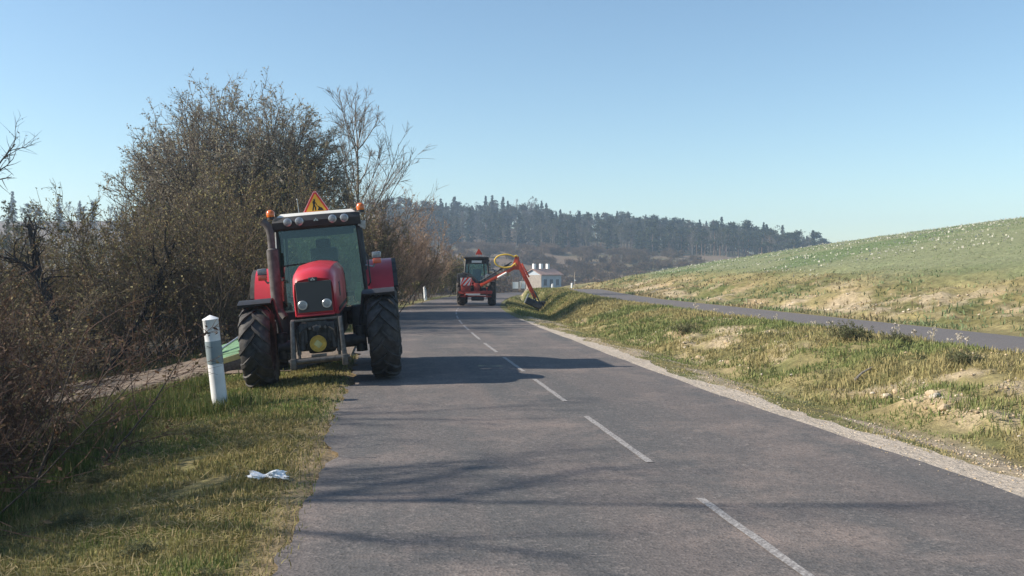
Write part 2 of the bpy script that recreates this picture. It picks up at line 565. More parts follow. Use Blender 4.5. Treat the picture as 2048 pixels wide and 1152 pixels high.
ry = axis([(-20, 0, 0.5), (0, 22, 0.08), (22, 120, 0.8), (120, 236, 3)])
nl = 0.26 * (fbm(ry * 0.8, ry * 0, 5, 4) - 0.5) + 0.16 * (fbm(ry * 3.1, ry * 0, 6, 3) - .5)
nr = 0.10 * (fbm(ry * 0.7, ry * 0 + 4, 5, 4) - 0.5)
xl = ledge(ry) + nl; xr = redge(ry) + nr
road = strip('road', ry, xl, xr, 9, 0.012, 'asphalt_road')
tag(road, 'grey chip-sealed asphalt country road curving right', 'road', kind='structure')
m, nt, b = new_mat('paint')
g_ = nt.nodes.new('ShaderNodeNewGeometry'); n_ = nt.nodes.new('ShaderNodeTexNoise'); n_.inputs['Scale'].default_value = 45; n_.inputs['Detail'].default_value = 6
n_.inputs['Roughness'].default_value = .8
nt.links.new(g_.outputs['Position'], n_.inputs['Vector'])
r_ = nt.nodes.new('ShaderNodeValToRGB'); r_.color_ramp.elements[0].position = 0.45; r_.color_ramp.elements[0].color = (0.17, 0.155, 0.15, 1)
r_.color_ramp.elements[1].position = 0.64; r_.color_ramp.elements[1].color = (0.47, 0.45, 0.43, 1)
nt.links.new(n_.outputs['Fac'], r_.inputs[0]); nt.links.new(r_.outputs[0], b.inputs['Base Color']); b.inputs['Roughness'].default_value = .8
def xmid(Y): return 2.32 + shift(Y)
dash_y = []
y = 4.3
for a, bnd in [(4.15, 6.74), (8.06, 10.71), (11.96, 14.48), (15.57, 18.2), (19.3, 21.8), (22.9, 25.5), (26.6, 29.2), (30.3, 33), (34.2, 37), (38.2, 41), (42.2, 45), (46.2, 49), (58, 61), (62, 65), (66, 69)]:
    ys = np.linspace(a, bnd, 14)
    w = 0.034
    o = strip('road_marking', ys, xmid(ys) - w + 0.003 * np.sin(ys * 9), xmid(ys) + w + 0.003 * np.sin(ys * 7), 3, 0.017, 'paint')
    o.parent = road

# pale gravel shoulder
vc_mat('gravel', 0.95, nscale=14.0, namp=0.28, bump=0.8, fine=(70.0, 0.35))
sy = axis([(-10, 34, 0.14), (34, 60, 0.5)])
si = redge(sy) - 0.06
so = redge(sy) + 0.14 + 0.26 * sstep(0.3, 0.75, fbm(sy * 0.8, sy * 0 + 2, 15, 4)) + 0.12 * fbm(sy * 4, sy * 0, 16, 3)
so = si + (so - si) * (1 - 0.9 * sstep(28, 36, sy))
X_ = np.linspace(0, 1, 5)[None, :]
cc = np.array([0.42, 0.36, 0.295]) * (0.8 + 0.4 * fbm(si[:, None] * 2 + X_ * 3, sy[:, None] * 2 + X_, 23)[..., None])
sh = strip('gravel_shoulder', sy, si, so, 5, 0.0075, 'gravel', col=cc.reshape(-1, 3))
tag(sh, 'pale crushed limestone shoulder along the asphalt edge', 'shoulder', kind='structure')
# cycle path on the terrace
cy = axis([(2, 70, 0.4), (70, 76, 0.5)])
pe = 0.10 * (fbm(cy * 0.8, cy * 0, 33, 3) - .5)
cp = strip('cycle_path', cy, path1(cy) + pe, path1(cy) + 2.3 + pe[::-1], 5, 0.012, 'asphalt_path')
tag(cp, 'narrow asphalt cycle path on a terrace above the road', 'path', kind='structure')
# dirt track dropping away on the left
ty = np.linspace(16.9, 26.5, 34)
tl = np.interp(ty, [16.9, 18, 19.5, 22, 24.5, 26.5], [-1.6, -3.8, -5.2, -9.5, -9.8, -7.0]) + 0.3 * (fbm(ty, ty * 0, 8, 3) - .5)
tr_ = np.interp(ty, [16.9, 18.5, 26, 26.5], [-1.5, -0.62, -0.58, -2.0])
u = np.linspace(0, 1, 30)[None, :]
TX = tl[:, None] * (1 - u) + tr_[:, None] * u
tc = np.array([0.175, 0.138, 0.108]) * (0.8 + 0.4 * fbm(TX * 1.5, np.repeat(ty[:, None], 30, 1) * 1.5, 43)[..., None])
dt = strip('dirt_track', ty, tl, tr_, 30, 0.035, 'gravel', fz=lambda X, Y: height(X, Y), col=tc.reshape(-1, 3))
tag(dt, 'brown gravelly dirt track dropping away beside the tractor', 'track', kind='structure')
# ------------------------------------------------------------------ machine materials
simple('red_paint', (0.50, 0.024, 0.038), 0.40, noise=0.2, scale=2.2, coat=0.25)
simple('black_plastic', (0.022, 0.022, 0.025), 0.55, noise=0.2, scale=8)
simple('dark_metal', (0.045, 0.045, 0.048), 0.55, metal=0.3, noise=0.35, scale=14)
simple('worn_steel', (0.115, 0.105, 0.097), 0.5, metal=0.5, noise=0.4, scale=18)
simple('muffler', (0.095, 0.085, 0.082), 0.75, metal=0.05, noise=0.3, scale=10)
simple('rubber', (0.040, 0.037, 0.036), 0.75, noise=0.45, scale=9, bump=0.2)
simple('rubber_dusty', (0.060, 0.055, 0.052), 0.85, noise=0.5, scale=7, bump=0.2)
simple('rim_grey', (0.34, 0.34, 0.33), 0.45, metal=0.3, noise=0.15)
simple('roof_white', (0.62, 0.61, 0.58), 0.5, noise=0.08, scale=5)
simple('silver', (0.45, 0.46, 0.47), 0.35, metal=0.8)
simple('chrome', (0.8, 0.8, 0.8), 0.12, metal=1.0)
simple('amber', (0.62, 0.14, 0.015), 0.2, coat=0.6)
simple('lens_red', (0.62, 0.10, 0.05), 0.25, coat=0.5)
simple('lens_clear', (0.24, 0.25, 0.27), 0.25, coat=0.8, noise=0.35, scale=40)
simple('yellow_guard', (0.50, 0.32, 0.05), 0.5, noise=0.25, scale=12)
simple('sign_red', (0.72, 0.045, 0.03), 0.4)
simple('sign_yellow', (0.85, 0.42, 0.03), 0.4)
simple('sign_white', (0.8, 0.8, 0.78), 0.4)
simple('black_ink', (0.012, 0.012, 0.012), 0.5)
simple('seat_cloth', (0.035, 0.035, 0.04), 0.9)
simple('orange_paint', (0.58, 0.070, 0.028), 0.45, noise=0.2, scale=6)
simple('dull_red', (0.34, 0.045, 0.032), 0.55, noise=0.3, scale=6)
simple('hose_yellow', (0.72, 0.47, 0.06), 0.5, noise=0.15, scale=20)
simple('hose_black', (0.02, 0.02, 0.02), 0.5)
simple('mower_green', (0.13, 0.24, 0.13), 0.55, noise=0.25, scale=9)
simple('mower_trim', (0.50, 0.46, 0.20), 0.55, noise=0.25, scale=9)
simple('post_white', (0.74, 0.75, 0.76), 0.5, noise=0.10, scale=6)
simple('post_grey', (0.24, 0.29, 0.31), 0.35, noise=0.12, scale=10)
simple('white_plastic', (0.78, 0.79, 0.80), 0.4, noise=0.05)
def glass(name, tint, refl=0.10):
    m, nt, b = new_mat(name)
    tr = nt.nodes.new('ShaderNodeBsdfTransparent'); tr.inputs[0].default_value = (*tint, 1)
    gl = nt.nodes.new('ShaderNodeBsdfGlossy'); gl.inputs['Roughness'].default_value = 0.04
    fr = nt.nodes.new('ShaderNodeFresnel'); fr.inputs['IOR'].default_value = 1.5
    ad = nt.nodes.new('ShaderNodeMath'); ad.operation = 'ADD'; ad.inputs[1].default_value = refl
    nt.links.new(fr.outputs[0], ad.inputs[0])
    ms = nt.nodes.new('ShaderNodeMixShader')
    nt.links.new(ad.outputs[0], ms.inputs[0]); nt.links.new(tr.outputs[0], ms.inputs[1]); nt.links.new(gl.outputs[0], ms.inputs[2])
    nt.links.new(ms.outputs[0], nt.nodes['Material Output'].inputs['Surface'])
glass('cab_glass', (0.74, 0.87, 0.83), 0.02)
# slotted grille: fine bars given by a bump and colour on the curved front panel
m, nt, b = new_mat('grille_mesh')
tc = nt.nodes.new('ShaderNodeTexCoord'); w1 = nt.nodes.new('ShaderNodeTexWave'); w1.inputs['Scale'].default_value = 26; w1.bands_direction = 'Z'
w2 = nt.nodes.new('ShaderNodeTexWave'); w2.inputs['Scale'].default_value = 26; w2.bands_direction = 'X'
nt.links.new(tc.outputs['Object'], w1.inputs[0]); nt.links.new(tc.outputs['Object'], w2.inputs[0])
mu = nt.nodes.new('ShaderNodeMath'); mu.operation = 'MULTIPLY'
nt.links.new(w1.outputs[1], mu.inputs[0]); nt.links.new(w2.outputs[1], mu.inputs[1])
rp = nt.nodes.new('ShaderNodeValToRGB'); rp.color_ramp.elements[0].color = (0.075, 0.07, 0.068, 1); rp.color_ramp.elements[1].color = (0.012, 0.012, 0.012, 1)
nt.links.new(mu.outputs[0], rp.inputs[0]); nt.links.new(rp.outputs[0], b.inputs['Base Color']); b.inputs['Roughness'].default_value = 0.6

# ------------------------------------------------------------------ wheels
def make_wheel(parent, x, y, R, W, rimR, side, nl=17, mat='rubber', rim='dark_metal'):
    """side=+1: outer face towards +x. wheel (rim) > tyre"""
    b = MB()
    w = W / 2
    b.lathe([(-w * .55 * side, rimR * .98), (-w * .62 * side, rimR), (-w * .2 * side, rimR * .86), (w * .35 * side, rimR * .80), (w * .62 * side, rimR), (w * .55 * side, rimR * .96), (w * .25 * side, rimR * .72), (w * .1 * side, rimR * .30), (w * .42 * side, rimR * .26), (w * .46 * side, rimR * .12)], 28, close=False)
    for k in range(8):
        t = k * math.pi / 4
        b.cyl((w * .15 * side, rimR * .5 * math.cos(t), rimR * .5 * math.sin(t)), (w * .3 * side, rimR * .5 * math.cos(t), rimR * .5 * math.sin(t)), .022, n=6)
    o = b.build('wheel', rim, parent, loc=(x, y, R))
    t = MB()
    h = 0.05
    Rc = R - h
    prof = [(-w * .58, rimR * .97), (-w * .84, rimR * 1.06), (-w * .98, rimR + (Rc - rimR) * .45), (-w * .95, rimR + (Rc - rimR) * .78), (-w * .80, Rc * .985 - .01), (-w * .4, Rc), (0, Rc + .006),
            (w * .4, Rc), (w * .80, Rc * .985 - .01), (w * .95, rimR + (Rc - rimR) * .78), (w * .98, rimR + (Rc - rimR) * .45), (w * .84, rimR * 1.06), (w * .58, rimR * .97)]
    t.lathe(prof, 40, close=False)
    for sd in (-1, 1):
        for k in range(nl):
            th0 = 2 * math.pi * (k + (0.5 if sd > 0 else 0)) / nl
            secs = []
            for j in range(6):
                u = j / 5
                xx = sd * (-0.02 + u * (w * 1.0 + 0.02))
                th = th0 + 0.42 * (u ** .85) * (0.66 / R) ** .3
                top = R - 0.012 - (0.085 * max(0, u - .72) / .28 if u > .72 else 0) * (R / .66)
                bot = (Rc - .03) if u < .8 else Rc - .09 * (R / .66)
                dt = (0.026 + .012 * u) / R
                dt2 = dt * 1.5
                sec = []
                for (rr, dd) in ((bot, -dt2), (top, -dt), (top, dt), (bot, dt2)):
                    a = th + dd
                    sec.append((xx, rr * math.cos(a), rr * math.sin(a)))
                secs.append(sec)
            t.loft(secs)
    t.build('tyre', mat, o)
    return o

def arc_strip(cy_, cz, R, a0, a1, x0, x1, n=14, th=0.03, lip=0.0):
    """curved fender as a loft: angles in degrees measured from -y (front) over the top"""
    b = MB(); secs = []
    for i in range(n + 1):
        a = math.radians(a0 + (a1 - a0) * i / n)
        c_, s_ = -math.cos(a), math.sin(a)
        secs.append([(x0, cy_ + c_ * R, cz + s_ * R), (x0, cy_ + c_ * (R + th), cz + s_ * (R + th)), (x1, cy_ + c_ * (R + th), cz + s_ * (R + th)), (x1, cy_ + c_ * (R - lip), cz + s_ * (R - lip))])
    b.loft(secs)
    return b

def emblem(mb, cx, y0, cz, s):
    """three small interlocked triangles"""
    for dx, dz in ((-.5, 0), (.5, 0), (0, .45)):
        mb.prism([(cx + (dx - .42) * s, cz + (dz - .32) * s), (cx + (dx + .42) * s, cz + (dz - .32) * s), (cx + dx * s, cz + (dz + .42) * s)], 0.006, Matrix.Translation((0, y0, 0)))

# ------------------------------------------------------------------ the red tractor facing the camera
ROLL = math.radians(-5.2)
CX = -0.87
tr1 = empty('tractor', (CX, 15.0, -0.5 * 1.88 * math.sin(abs(ROLL)) + 0.012), (0, ROLL, 0))
tag(tr1, 'red farm tractor parked half on the verge, worker warning triangle on its roof', 'tractor')
P = tr1
for sx in (-1, 1):
    make_wheel(P, sx * .95, 0, .665, .46, .36, sx, 16)
    make_wheel(P, sx * .99, 2.72, .90, .52, .48, sx, 19)
# chassis, engine, axle
c = MB()
c.box((0, .5, .98), (.52, 1.7, .5), .04)
c.box((0, 2.0, .95), (.62, 1.6, .55), .05)
c.box((0, -.35, .80), (.46, .42, .42), .05)
c.build('engine_block', 'dark_metal', P)
c = MB()
c.cyl((-.66, 0, .64), (.66, 0, .64), .10, n=14)
c.box((0, 0, .66), (.42, .34, .32), .06)
for sx in (-1, 1):
    c.cyl((sx * .60, 0, .46), (sx * .60, 0, .86), .085, n=12)
    c.bar((sx * .30, .20, .62), (sx * .62, .24, .60), .045)
c.build('front_axle', 'dark_metal', P)
c = MB()
c.cyl((-.78, 2.72, .9), (.78, 2.72, .9), .16, n=14)
c.box((0, 2.72, .95), (.5, .6, .5), .06)
c.build('rear_axle', 'dark_metal', P)
for sx in (-1, 1):
    c = MB()
    c.box((sx * .62, 1.55, .86), (.36, .80, .56), .06)
    c.build('fuel_tank' if sx > 0 else 'tool_box', 'black_plastic', P)
    c = MB()
    for k in range(3): c.box((sx * .80, 1.45, .50 + .24 * k), (.26, .32, .03), .008)
    c.box((sx * .68, 1.45, .75), (.03, .05, .6)); 
    c.build('step', 'dark_metal', P)

# hood: loft of rounded sections
def hood_sec(y, w, zb, zt, cr=.12):
    pts = []
    pts.append((-w, y, zb))
    pts.append((-w * 1.02, y, zb + (zt - zb) * .55))
    pts.append((-w * .97, y, zt - cr))
    pts.append((-w * .78, y, zt - cr * .30))
    pts.append((-w * .40, y, zt - .005))
    pts.append((0, y, zt + .012))
    pts += [(-x, yy, z) for x, yy, z in pts[-2::-1]]
    return pts
h = MB()
h.loft([hood_sec(-.72, .262, 1.15, 1.625, .06), hood_sec(-.745, .284, 1.125, 1.66, .08), hood_sec(-.70, .300, 1.11, 1.72, .10), hood_sec(-.56, .314, 1.10, 1.79, .12), hood_sec(-.2, .33, 1.10, 1.855, .13), hood_sec(.4, .352, 1.13, 1.905, .13), hood_sec(1.28, .38, 1.18, 1.935, .14)])
hood = h.build('hood', 'red_paint', P)
g = MB()
g.loft([[(-.250, -.754, 1.165), (.250, -.754, 1.165), (.262, -.754, 1.615), (-.262, -.754, 1.615)], [(-.244, -.768, 1.17), (.244, -.768, 1.17), (.256, -.766, 1.61), (-.256, -.766, 1.61)]])
g.build('grille', 'grille_mesh', P)
for sx in (-1, 1):
    l_ = MB()
    l_.lathe([(-.778, .066), (-.792, .070), (-.800, .062)], 24, 'Y', (sx * .175, 0, 1.275))
    hl = l_.build('headlight', 'silver', P)
    l_ = MB(); l_.sphere((sx * .175, -.797, 1.275), .060, (1, .10, 1)); l_.build('lens', 'lens_clear', hl)
    # side vents of the hood
    v = MB()
    for k in range(6):
        v.box((sx * .338, -.05 + k * .12, 1.46 + .01 * k), (.02, .085, .22), .006)
    v.build('side_vent', 'black_plastic', hood)
    v = MB(); v.bar((sx * .325, -.40, 1.16), (sx * .38, 1.2, 1.25), .012, .05); v.build('side_trim', 'black_plastic', hood)
e = MB(); e.box((0, -.754, 1.645), (.13, .03, .058), .012)
bd = e.build('badge', 'black_plastic', P)
e = MB(); emblem(e, 0, -.7755, 1.640, .040); e.build('emblem', 'silver', bd)
e = MB(); e.box((0, -.735, 1.115), (.55, .05, .025), .008); e.build('grille_trim', 'red_paint', P)
# front weight frame + hitch
c = MB()
c.box((0, -.60, .80), (.52, .26, .40), .03)
c.box((-.20, -.76, .86), (.11, .10, .30), .02); c.box((.20, -.76, .86), (.11, .10, .30), .02)
c.box((0, -.75, .97), (.30, .10, .12), .02)
c.cyl((-.235, -.79, .62), (-.235, -.79, .98), .055, n=12); c.cyl((.235, -.79, .62), (.235, -.79, .92), .05, n=12)
c.build('hitch_carrier', 'dark_metal', P)
for sx in (-1, 1):
    c = MB()
    c.hexa([(sx * .37 - .035, -.98, .40), (sx * .37 + .035, -.98, .40), (sx * .37 + .035, -.86, .40), (sx * .37 - .035, -.86, .40),
            (sx * .345 - .028, -.86, 1.06), (sx * .345 + .028, -.86, 1.06), (sx * .345 + .028, -.74, 1.08), (sx * .345 - .028, -.74, 1.08)], .012)
    c.box((sx * .37, -.95, .44), (.085, .15, .16), .02)
    c.cyl((sx * .31, -.93, .47), (sx * .44, -.93, .47), .035, n=10)
    c.build('lift_arm', 'worn_steel', P)
    c = MB(); c.cyl((sx * .29, -.80, .56), (sx * .29, -.76, .92), .035, n=10); c.cyl((sx * .29, -.80, .50), (sx * .29, -.80, .62), .022, n=8); c.build('lift_cylinder', 'worn_steel', P)
c = MB(); c.cyl((-.36, -.93, .47), (.36, -.93, .47), .045, n=12); c.box((0, -.92, .53), (.22, .05, .05), .01); c.build('hitch_bar', 'worn_steel', P)
c = MB(); c.bar((-.33, -.80, 1.055), (.33, -.80, 1.055), .045, .035, .008); c.build('top_rail', 'worn_steel', P)
c = MB(); c.lathe([(-.80, .116), (-.866, .122), (-.880, .120), (-.880, .108), (-.872, .104), (-.872, .01)], 24, 'Y', (0, 0, .70))
pg = c.build('shaft_guard', 'yellow_guard', P)
c = MB(); c.box((.0, -.876, .695), (.10, .008, .085), .004, Quaternion((0, 1, 0), .75)); c.build('guard_label', 'mower_trim', pg)
c = MB(); c.box((-.01, -.80, .92), (.10, .14, .09), .015); c.cyl((0, -.84, .80), (0, -.84, .98), .014, n=8); c.build('hitch_hook', 'dark_metal', P)
c = MB()
for k, xx in enumerate((-.10, .04, .12)):
    c = MB(); c.cyl((xx, -.82, .93 + .02 * (k % 2)), (xx, -.86, .93 + .02 * (k % 2)), .022, n=10); c.build('hydraulic_coupling', 'worn_steel', P)

for sx in (-1, 1):
    c = MB(); c.tube([(sx * .14, -.80, .95), (sx * .25, -.88, .88), (sx * .27, -.86, .74), (sx * .23, -.78, .64)], .014, 6); c.build('hydraulic_hose', 'hose_black', P)
# front fenders
for sx in (-1, 1):
    b = arc_strip(0, .665, .725, 66, 146, sx * .69, sx * 1.18, 14, .022, .035)
    f = b.build('front_fender', 'black_plastic', P)
    b = MB(); b.bar((sx * .60, .05, .80), (sx * .70, .10, 1.38), .05, .05, .01); b.bar((sx * .70, .10, 1.38), (sx * 1.0, .10, 1.385), .05, .03, .006); b.build('fender_bracket', 'dark_metal', f)
# rear fenders
for sx in (-1, 1):
    b = arc_strip(2.72, .90, .965, 24, 150, sx * .70, sx * 1.20, 18, .035, .05)
    f = b.build('rear_fender', 'red_paint', P)
    b = MB(); secs = []
    for i in range(19):
        a = math.radians(24 + 126 * i / 18)
        secs.append([(sx * .69, 2.72 - math.cos(a) * .99, .9 + math.sin(a) * .99), (sx * .715, 2.72 - math.cos(a) * .99, .9 + math.sin(a) * .99), (sx * .715, 2.72 - math.cos(a) * .45, .9 + math.sin(a) * .45 + .1), (sx * .69, 2.72 - math.cos(a) * .45, .9 + math.sin(a) * .45 + .1)])
    b.loft(secs); b.build('inner_panel', 'red_paint', f)
    b = arc_strip(2.72, .90, .96, 30, 145, sx * 1.20, sx * 1.275, 18, .03, .02); b.build('rubber_edge', 'rubber', f)

# cab ---------------------------------------------------------------------
zt = 2.53
FB = {'bl': (-.735, 1.36, 1.12), 'tl': (-.67, 1.46, zt), 'br': (.735, 1.36, 1.12), 'tr': (.67, 1.46, zt)}
c = MB()
for sx in (-1, 1):
    c.bar((sx * .735, 1.36, 1.05), (sx * .675, 1.47, zt + .03), .055, .065, .012)          # front pillar
    c.bar((sx * .76, 2.15, 1.05), (sx * .70, 2.20, zt + .03), .05, .06, .01)
    c.bar((sx * .74, 2.95, 1.30), (sx * .68, 2.88, zt + .03), .07, .07, .012)
    c.bar((sx * .735, 1.36, 1.08), (sx * .76, 2.95, 1.20), .06, .08, .012)
    c.bar((sx * .675, 1.47, zt), (sx * .68, 2.88, zt), .06, .06, .01)
c.bar((-.675, 1.47, zt), (.675, 1.47, zt), .06, .06, .01)
c.bar((-.68, 2.88, zt), (.68, 2.88, zt), .06, .06, .01)
c.bar((-.74, 2.95, 1.30), (.74, 2.95, 1.30), .06, .08, .01)
c.bar((-.735, 1.36, 1.08), (.735, 1.36, 1.08), .06, .08, .01)
c.build('cab_frame', 'black_plastic', P)
c = MB(); c.bar((-.752, 1.335, 1.15), (-.69, 1.435, 2.48), .014, .018); c.build('pillar_trim', 'silver', P)
def pane(name, pts, d=(0, .006, 0)):
    b = MB(); d = Vector(d)
    b.hexa([Vector(p) for p in pts] + [Vector(p) + d for p in pts])
    return b.build(name, 'cab_glass', P, smooth=False)
pane('windscreen', [(-.70, 1.372, 1.14), (.70, 1.372, 1.14), (.645, 1.458, 2.49), (-.645, 1.458, 2.49)])
pane('rear_window', [(-.70, 2.93, 1.36), (.70, 2.93, 1.36), (.65, 2.89, 2.49), (-.65, 2.89, 2.49)])
for sx in (-1, 1):
    pane('door_window', [(sx * .745, 1.41, 1.13), (sx * .765, 2.12, 1.13), (sx * .705, 2.17, 2.49), (sx * .685, 1.50, 2.49)], (sx * .006, 0, 0))
    pane('side_window', [(sx * .765, 2.19, 1.35), (sx * .75, 2.90, 1.35), (sx * .69, 2.85, 2.49), (sx * .705, 2.23, 2.49)], (sx * .006, 0, 0))
# roof
r = MB()
r.box((0, 2.20, 2.64), (1.44, 1.62, .17), .05)
r.build('roof', 'black_plastic', P)
r = MB()
r.hexa([(-.68, 1.46, 2.715), (.68, 1.46, 2.715), (.68, 2.98, 2.715), (-.68, 2.98, 2.715), (-.60, 1.56, 2.785), (.60, 1.56, 2.785), (.60, 2.9, 2.785), (-.60, 2.9, 2.785)], .02)
r.build('roof_panel', 'roof_white', P)
r = MB()
secs = []
for i in range(11):
    t = -1 + 2 * i / 10
    yy = 1.30 + .10 * t * t
    secs.append([(t * .735, yy, 2.535 - .03 * t * t), (t * .735, yy - .02, 2.63), (t * .72, yy + .05, 2.725 - .02 * t ** 4), (t * .72, yy + .25, 2.72), (t * .735, yy + .2, 2.535)])
r.loft(secs)
visor = r.build('visor', 'black_plastic', P)
for xx in (-.47, -.275, .275, .47):
    l_ = MB(); yy = 1.275 + .10 * (xx / .735) ** 2
    l_.lathe([(yy + .03, .064), (yy - .008, .070), (yy - .014, .060)], 20, 'Y', (xx, 0, 2.625))
    wl = l_.build('work_light', 'silver', P)
    l_ = MB(); l_.sphere((xx, yy - .010, 2.625), .057, (1, .2, 1)); l_.build('lens', 'lens_clear', wl)
e = MB(); emblem(e, 0, 1.268, 2.625, .045); e.build('emblem', 'silver', visor)
# sun blind inside the windscreen
e = MB(); e.box((0, 1.50, 2.43), (1.2, .012, .14)); e.build('sun_blind', 'seat_cloth', P)
# seat, steering wheel, dashboard, wiper
e = MB(); e.box((0, 2.40, 1.50), (.52, .5, .14), .05); e.box((0, 2.66, 1.86), (.50, .13, .66), .05); e.box((0, 2.68, 2.26), (.26, .09, .18), .04)
for sx in (-1, 1): e.box((sx * .31, 2.40, 1.70), (.08, .36, .06), .02)
e.build('seat', 'seat_cloth', P)
e = MB()
ring = [Vector((.19 * math.cos(a), .0, .19 * math.sin(a))) for a in np.linspace(0, 2 * math.pi, 25)]
q = Quaternion((1, 0, 0), math.radians(-52))
ctr = Vector((0, 1.84, 1.92))
e.tube([ctr + q @ p for p in ring], .016, 6)
e.tube([ctr + q @ Vector((-.18, 0, 0)), ctr, ctr + q @ Vector((.18, 0, 0))], .014, 6)
e.cyl((0, 1.62, 1.55), ctr, .03, n=8)
e.build('steering_wheel', 'black_plastic', P)
e = MB(); e.box((0, 1.56, 1.70), (.46, .26, .34), .08); e.build('dashboard', 'post_grey', P)
e = MB(); e.bar((.10, 1.385, 1.93), (-.60, 1.395, 1.90), .014, .020); e.bar((.05, 1.365, 1.86), (-.2, 1.38, 1.915), .012, .014); e.build('wiper', 'black_ink', P)
# exhaust
e = MB()
e.cyl((-.735, 1.02, 1.20), (-.735, 1.02, 2.18), .092, n=20)
e.cyl((-.735, 1.02, 2.18), (-.735, 1.02, 2.205), .085, .06, n=20)
e.cyl((-.62, .95, 1.05), (-.735, 1.02, 1.25), .055, n=12)
ex = e.build('exhaust_silencer', 'muffler', P)
e = MB()
e.tube([(-.735, 1.02, 2.19), (-.735, 1.02, 2.40), (-.742, 1.02, 2.48), (-.765, 1.02, 2.56), (-.805, 1.02, 2.62), (-.845, 1.02, 2.66)], [.062, .062, .062, .062, .060, .058], 14)
e.build('exhaust_pipe', 'muffler', ex)
e = MB(); e.bar((-.60, 1.10, 1.66), (-.72, 1.36, 1.72), .04, .04, .006); e.build('exhaust_bracket', 'dark_metal', ex)
# position lamps on stalks
for sx, zz in ((-1, 1.78), (1, 1.90)):
    e = MB(); e.tube([(sx * .76, 1.34, zz - .10), (sx * .88, 1.22, zz - .14), (sx * .93, 1.2, zz - .06)], .016, 8)
    e.box((sx * .95, 1.2, zz + .055), (.15, .09, .10), .018)
    pl = e.build('position_lamp', 'lens_clear', P)
    e = MB(); e.box((sx * .95, 1.195, zz - .045), (.14, .088, .095), .014); e.build('lens', 'lens_red', pl)
    e = MB(); e.box((sx * .95, 1.205, zz + .0), (.155, .10, .012), .004); e.build('divider', 'black_plastic', pl)
# grab rail
for sx in (-1, 1):
    e = MB(); e.tube([(sx * .77, 1.33, 1.45), (sx * .81, 1.28, 1.5), (sx * .80, 1.28, 1.95), (sx * .76, 1.35, 2.0)], .014, 8); e.build('grab_rail', 'dark_metal', P)
# mirrors folded beside the roof
e = MB(); e.bar((.69, 1.42, 2.50), (.80, 1.44, 2.42), .03, .03); e.box((.765, 1.47, 2.50), (.10, .06, .12), .015); e.build('lamp_bracket', 'rim_grey', P)
e = MB(); e.bar((-.70, 1.40, 2.50), (-.78, 1.38, 2.46), .03, .03); e.box((-.79, 1.38, 2.50), (.09, .06, .16), .015); e.build('lamp_bracket', 'black_plastic', P)
# beacons
for sx in (-1, 1):
    e = MB(); e.bar((sx * .66, 1.52, 2.68), (sx * .76, 1.5, 2.73), .03, .03); e.cyl((sx * .755, 1.5, 2.70), (sx * .755, 1.5, 2.745), .06, n=14)
    bc = e.build('beacon', 'dark_metal', P)
    e = MB(); e.lathe([(2.745, .066), (2.79, .072), (2.835, .066), (2.862, .040), (2.868, .01)], 18, 'Z', (sx * .755, 1.5, 0)); e.build('dome', 'amber', bc)
# antenna
e = MB(); e.cyl((-.30, 1.75, 2.77), (-.315, 1.75, 3.03), .006, n=6); e.sphere((-.315, 1.75, 3.03), .012); e.build('antenna', 'silver', P)
# warning triangle
S = .50; Ht = S * .866; zb = 2.775; ysg = 1.70
def tri(s_, zc):
    hh = s_ * .866
    return [(-s_ / 2, zc - hh / 3), (s_ / 2, zc - hh / 3), (0, zc + hh * 2 / 3)]
def rtri(s_, zc, rr):
    # triangle with clipped corners
    p = tri(s_, zc); out = []
    for i in range(3):
        a = Vector(p[i]); l0 = Vector(p[i - 1]); n0 = Vector(p[(i + 1) % 3])
        out.append(tuple(a + (l0 - a).normalized() * rr)); out.append(tuple(a + (n0 - a).normalized() * rr))
    return out
zc = zb + Ht / 3 - .02
sg = MB(); sg.prism(rtri(S, zc, .05), .014, Matrix.Translation((.0, ysg, 0)))
sgn = sg.build('warning_sign', 'sign_red', P, smooth=False)
sg = MB(); sg.prism(rtri(S * .97, zc, .05), .003, Matrix.Translation((.0, ysg - .0035, 0))); sg.build('sign_rim', 'sign_white', sgn, smooth=False)
sg = MB(); sg.prism(rtri(S * .92, zc, .045), .003, Matrix.Translation((.0, ysg - .0075, 0))); sg.build('sign_border', 'sign_red', sgn, smooth=False)
sg = MB(); sg.prism(rtri(S * .70, zc, .01), .003, Matrix.Translation((.0, ysg - .0115, 0))); sg.build('sign_face', 'sign_yellow', sgn, smooth=False)
k = S * .70
def pp(L): return [(k * x, zc + k * z) for x, z in L]
T_ = Matrix.Translation((0, ysg - .0155, 0))
sg = MB()
sg.prism(pp([(-.055 + .045 * math.cos(a), .265 + .045 * math.sin(a)) for a in np.linspace(0, 2 * math.pi, 10, endpoint=False)]), .003, T_)
sg.prism(pp([(-.155, .18), (-.10, .23), (-.03, .22), (-.02, .13), (-.06, .02), (-.13, .02)]), .003, T_)
sg.prism(pp([(-.13, .03), (-.06, .03), (-.10, -.10), (-.13, -.26), (-.20, -.26), (-.16, -.10)]), .003, T_)
sg.prism(pp([(-.11, .03), (-.055, .03), (.00, -.10), (.00, -.26), (-.06, -.26), (-.065, -.11)]), .003, T_)
sg.prism(pp([(-.05, .19), (-.02, .16), (.06, .04), (.03, .02)]), .003, T_)
sg.prism(pp([(-.06, .13), (-.03, .10), (.14, -.09), (.12, -.11)]), .003, T_)
sg.prism(pp([(.08, -.06), (.14, -.04), (.20, -.14), (.14, -.17)]), .003, T_)
sg.prism(pp([(.06, -.26), (.10, -.17), (.20, -.10), (.26, -.12), (.33, -.20), (.36, -.26)]), .003, T_)
sg.build('pictogram', 'black_ink', sgn, smooth=False)
for sx in (-1, 1):
    sg = MB(); sg.bar((sx * .14, ysg + .03, 2.77), (sx * .08, ysg + .03, 2.96), .02, .02); sg.build('sign_stay', 'dark_metal', sgn)
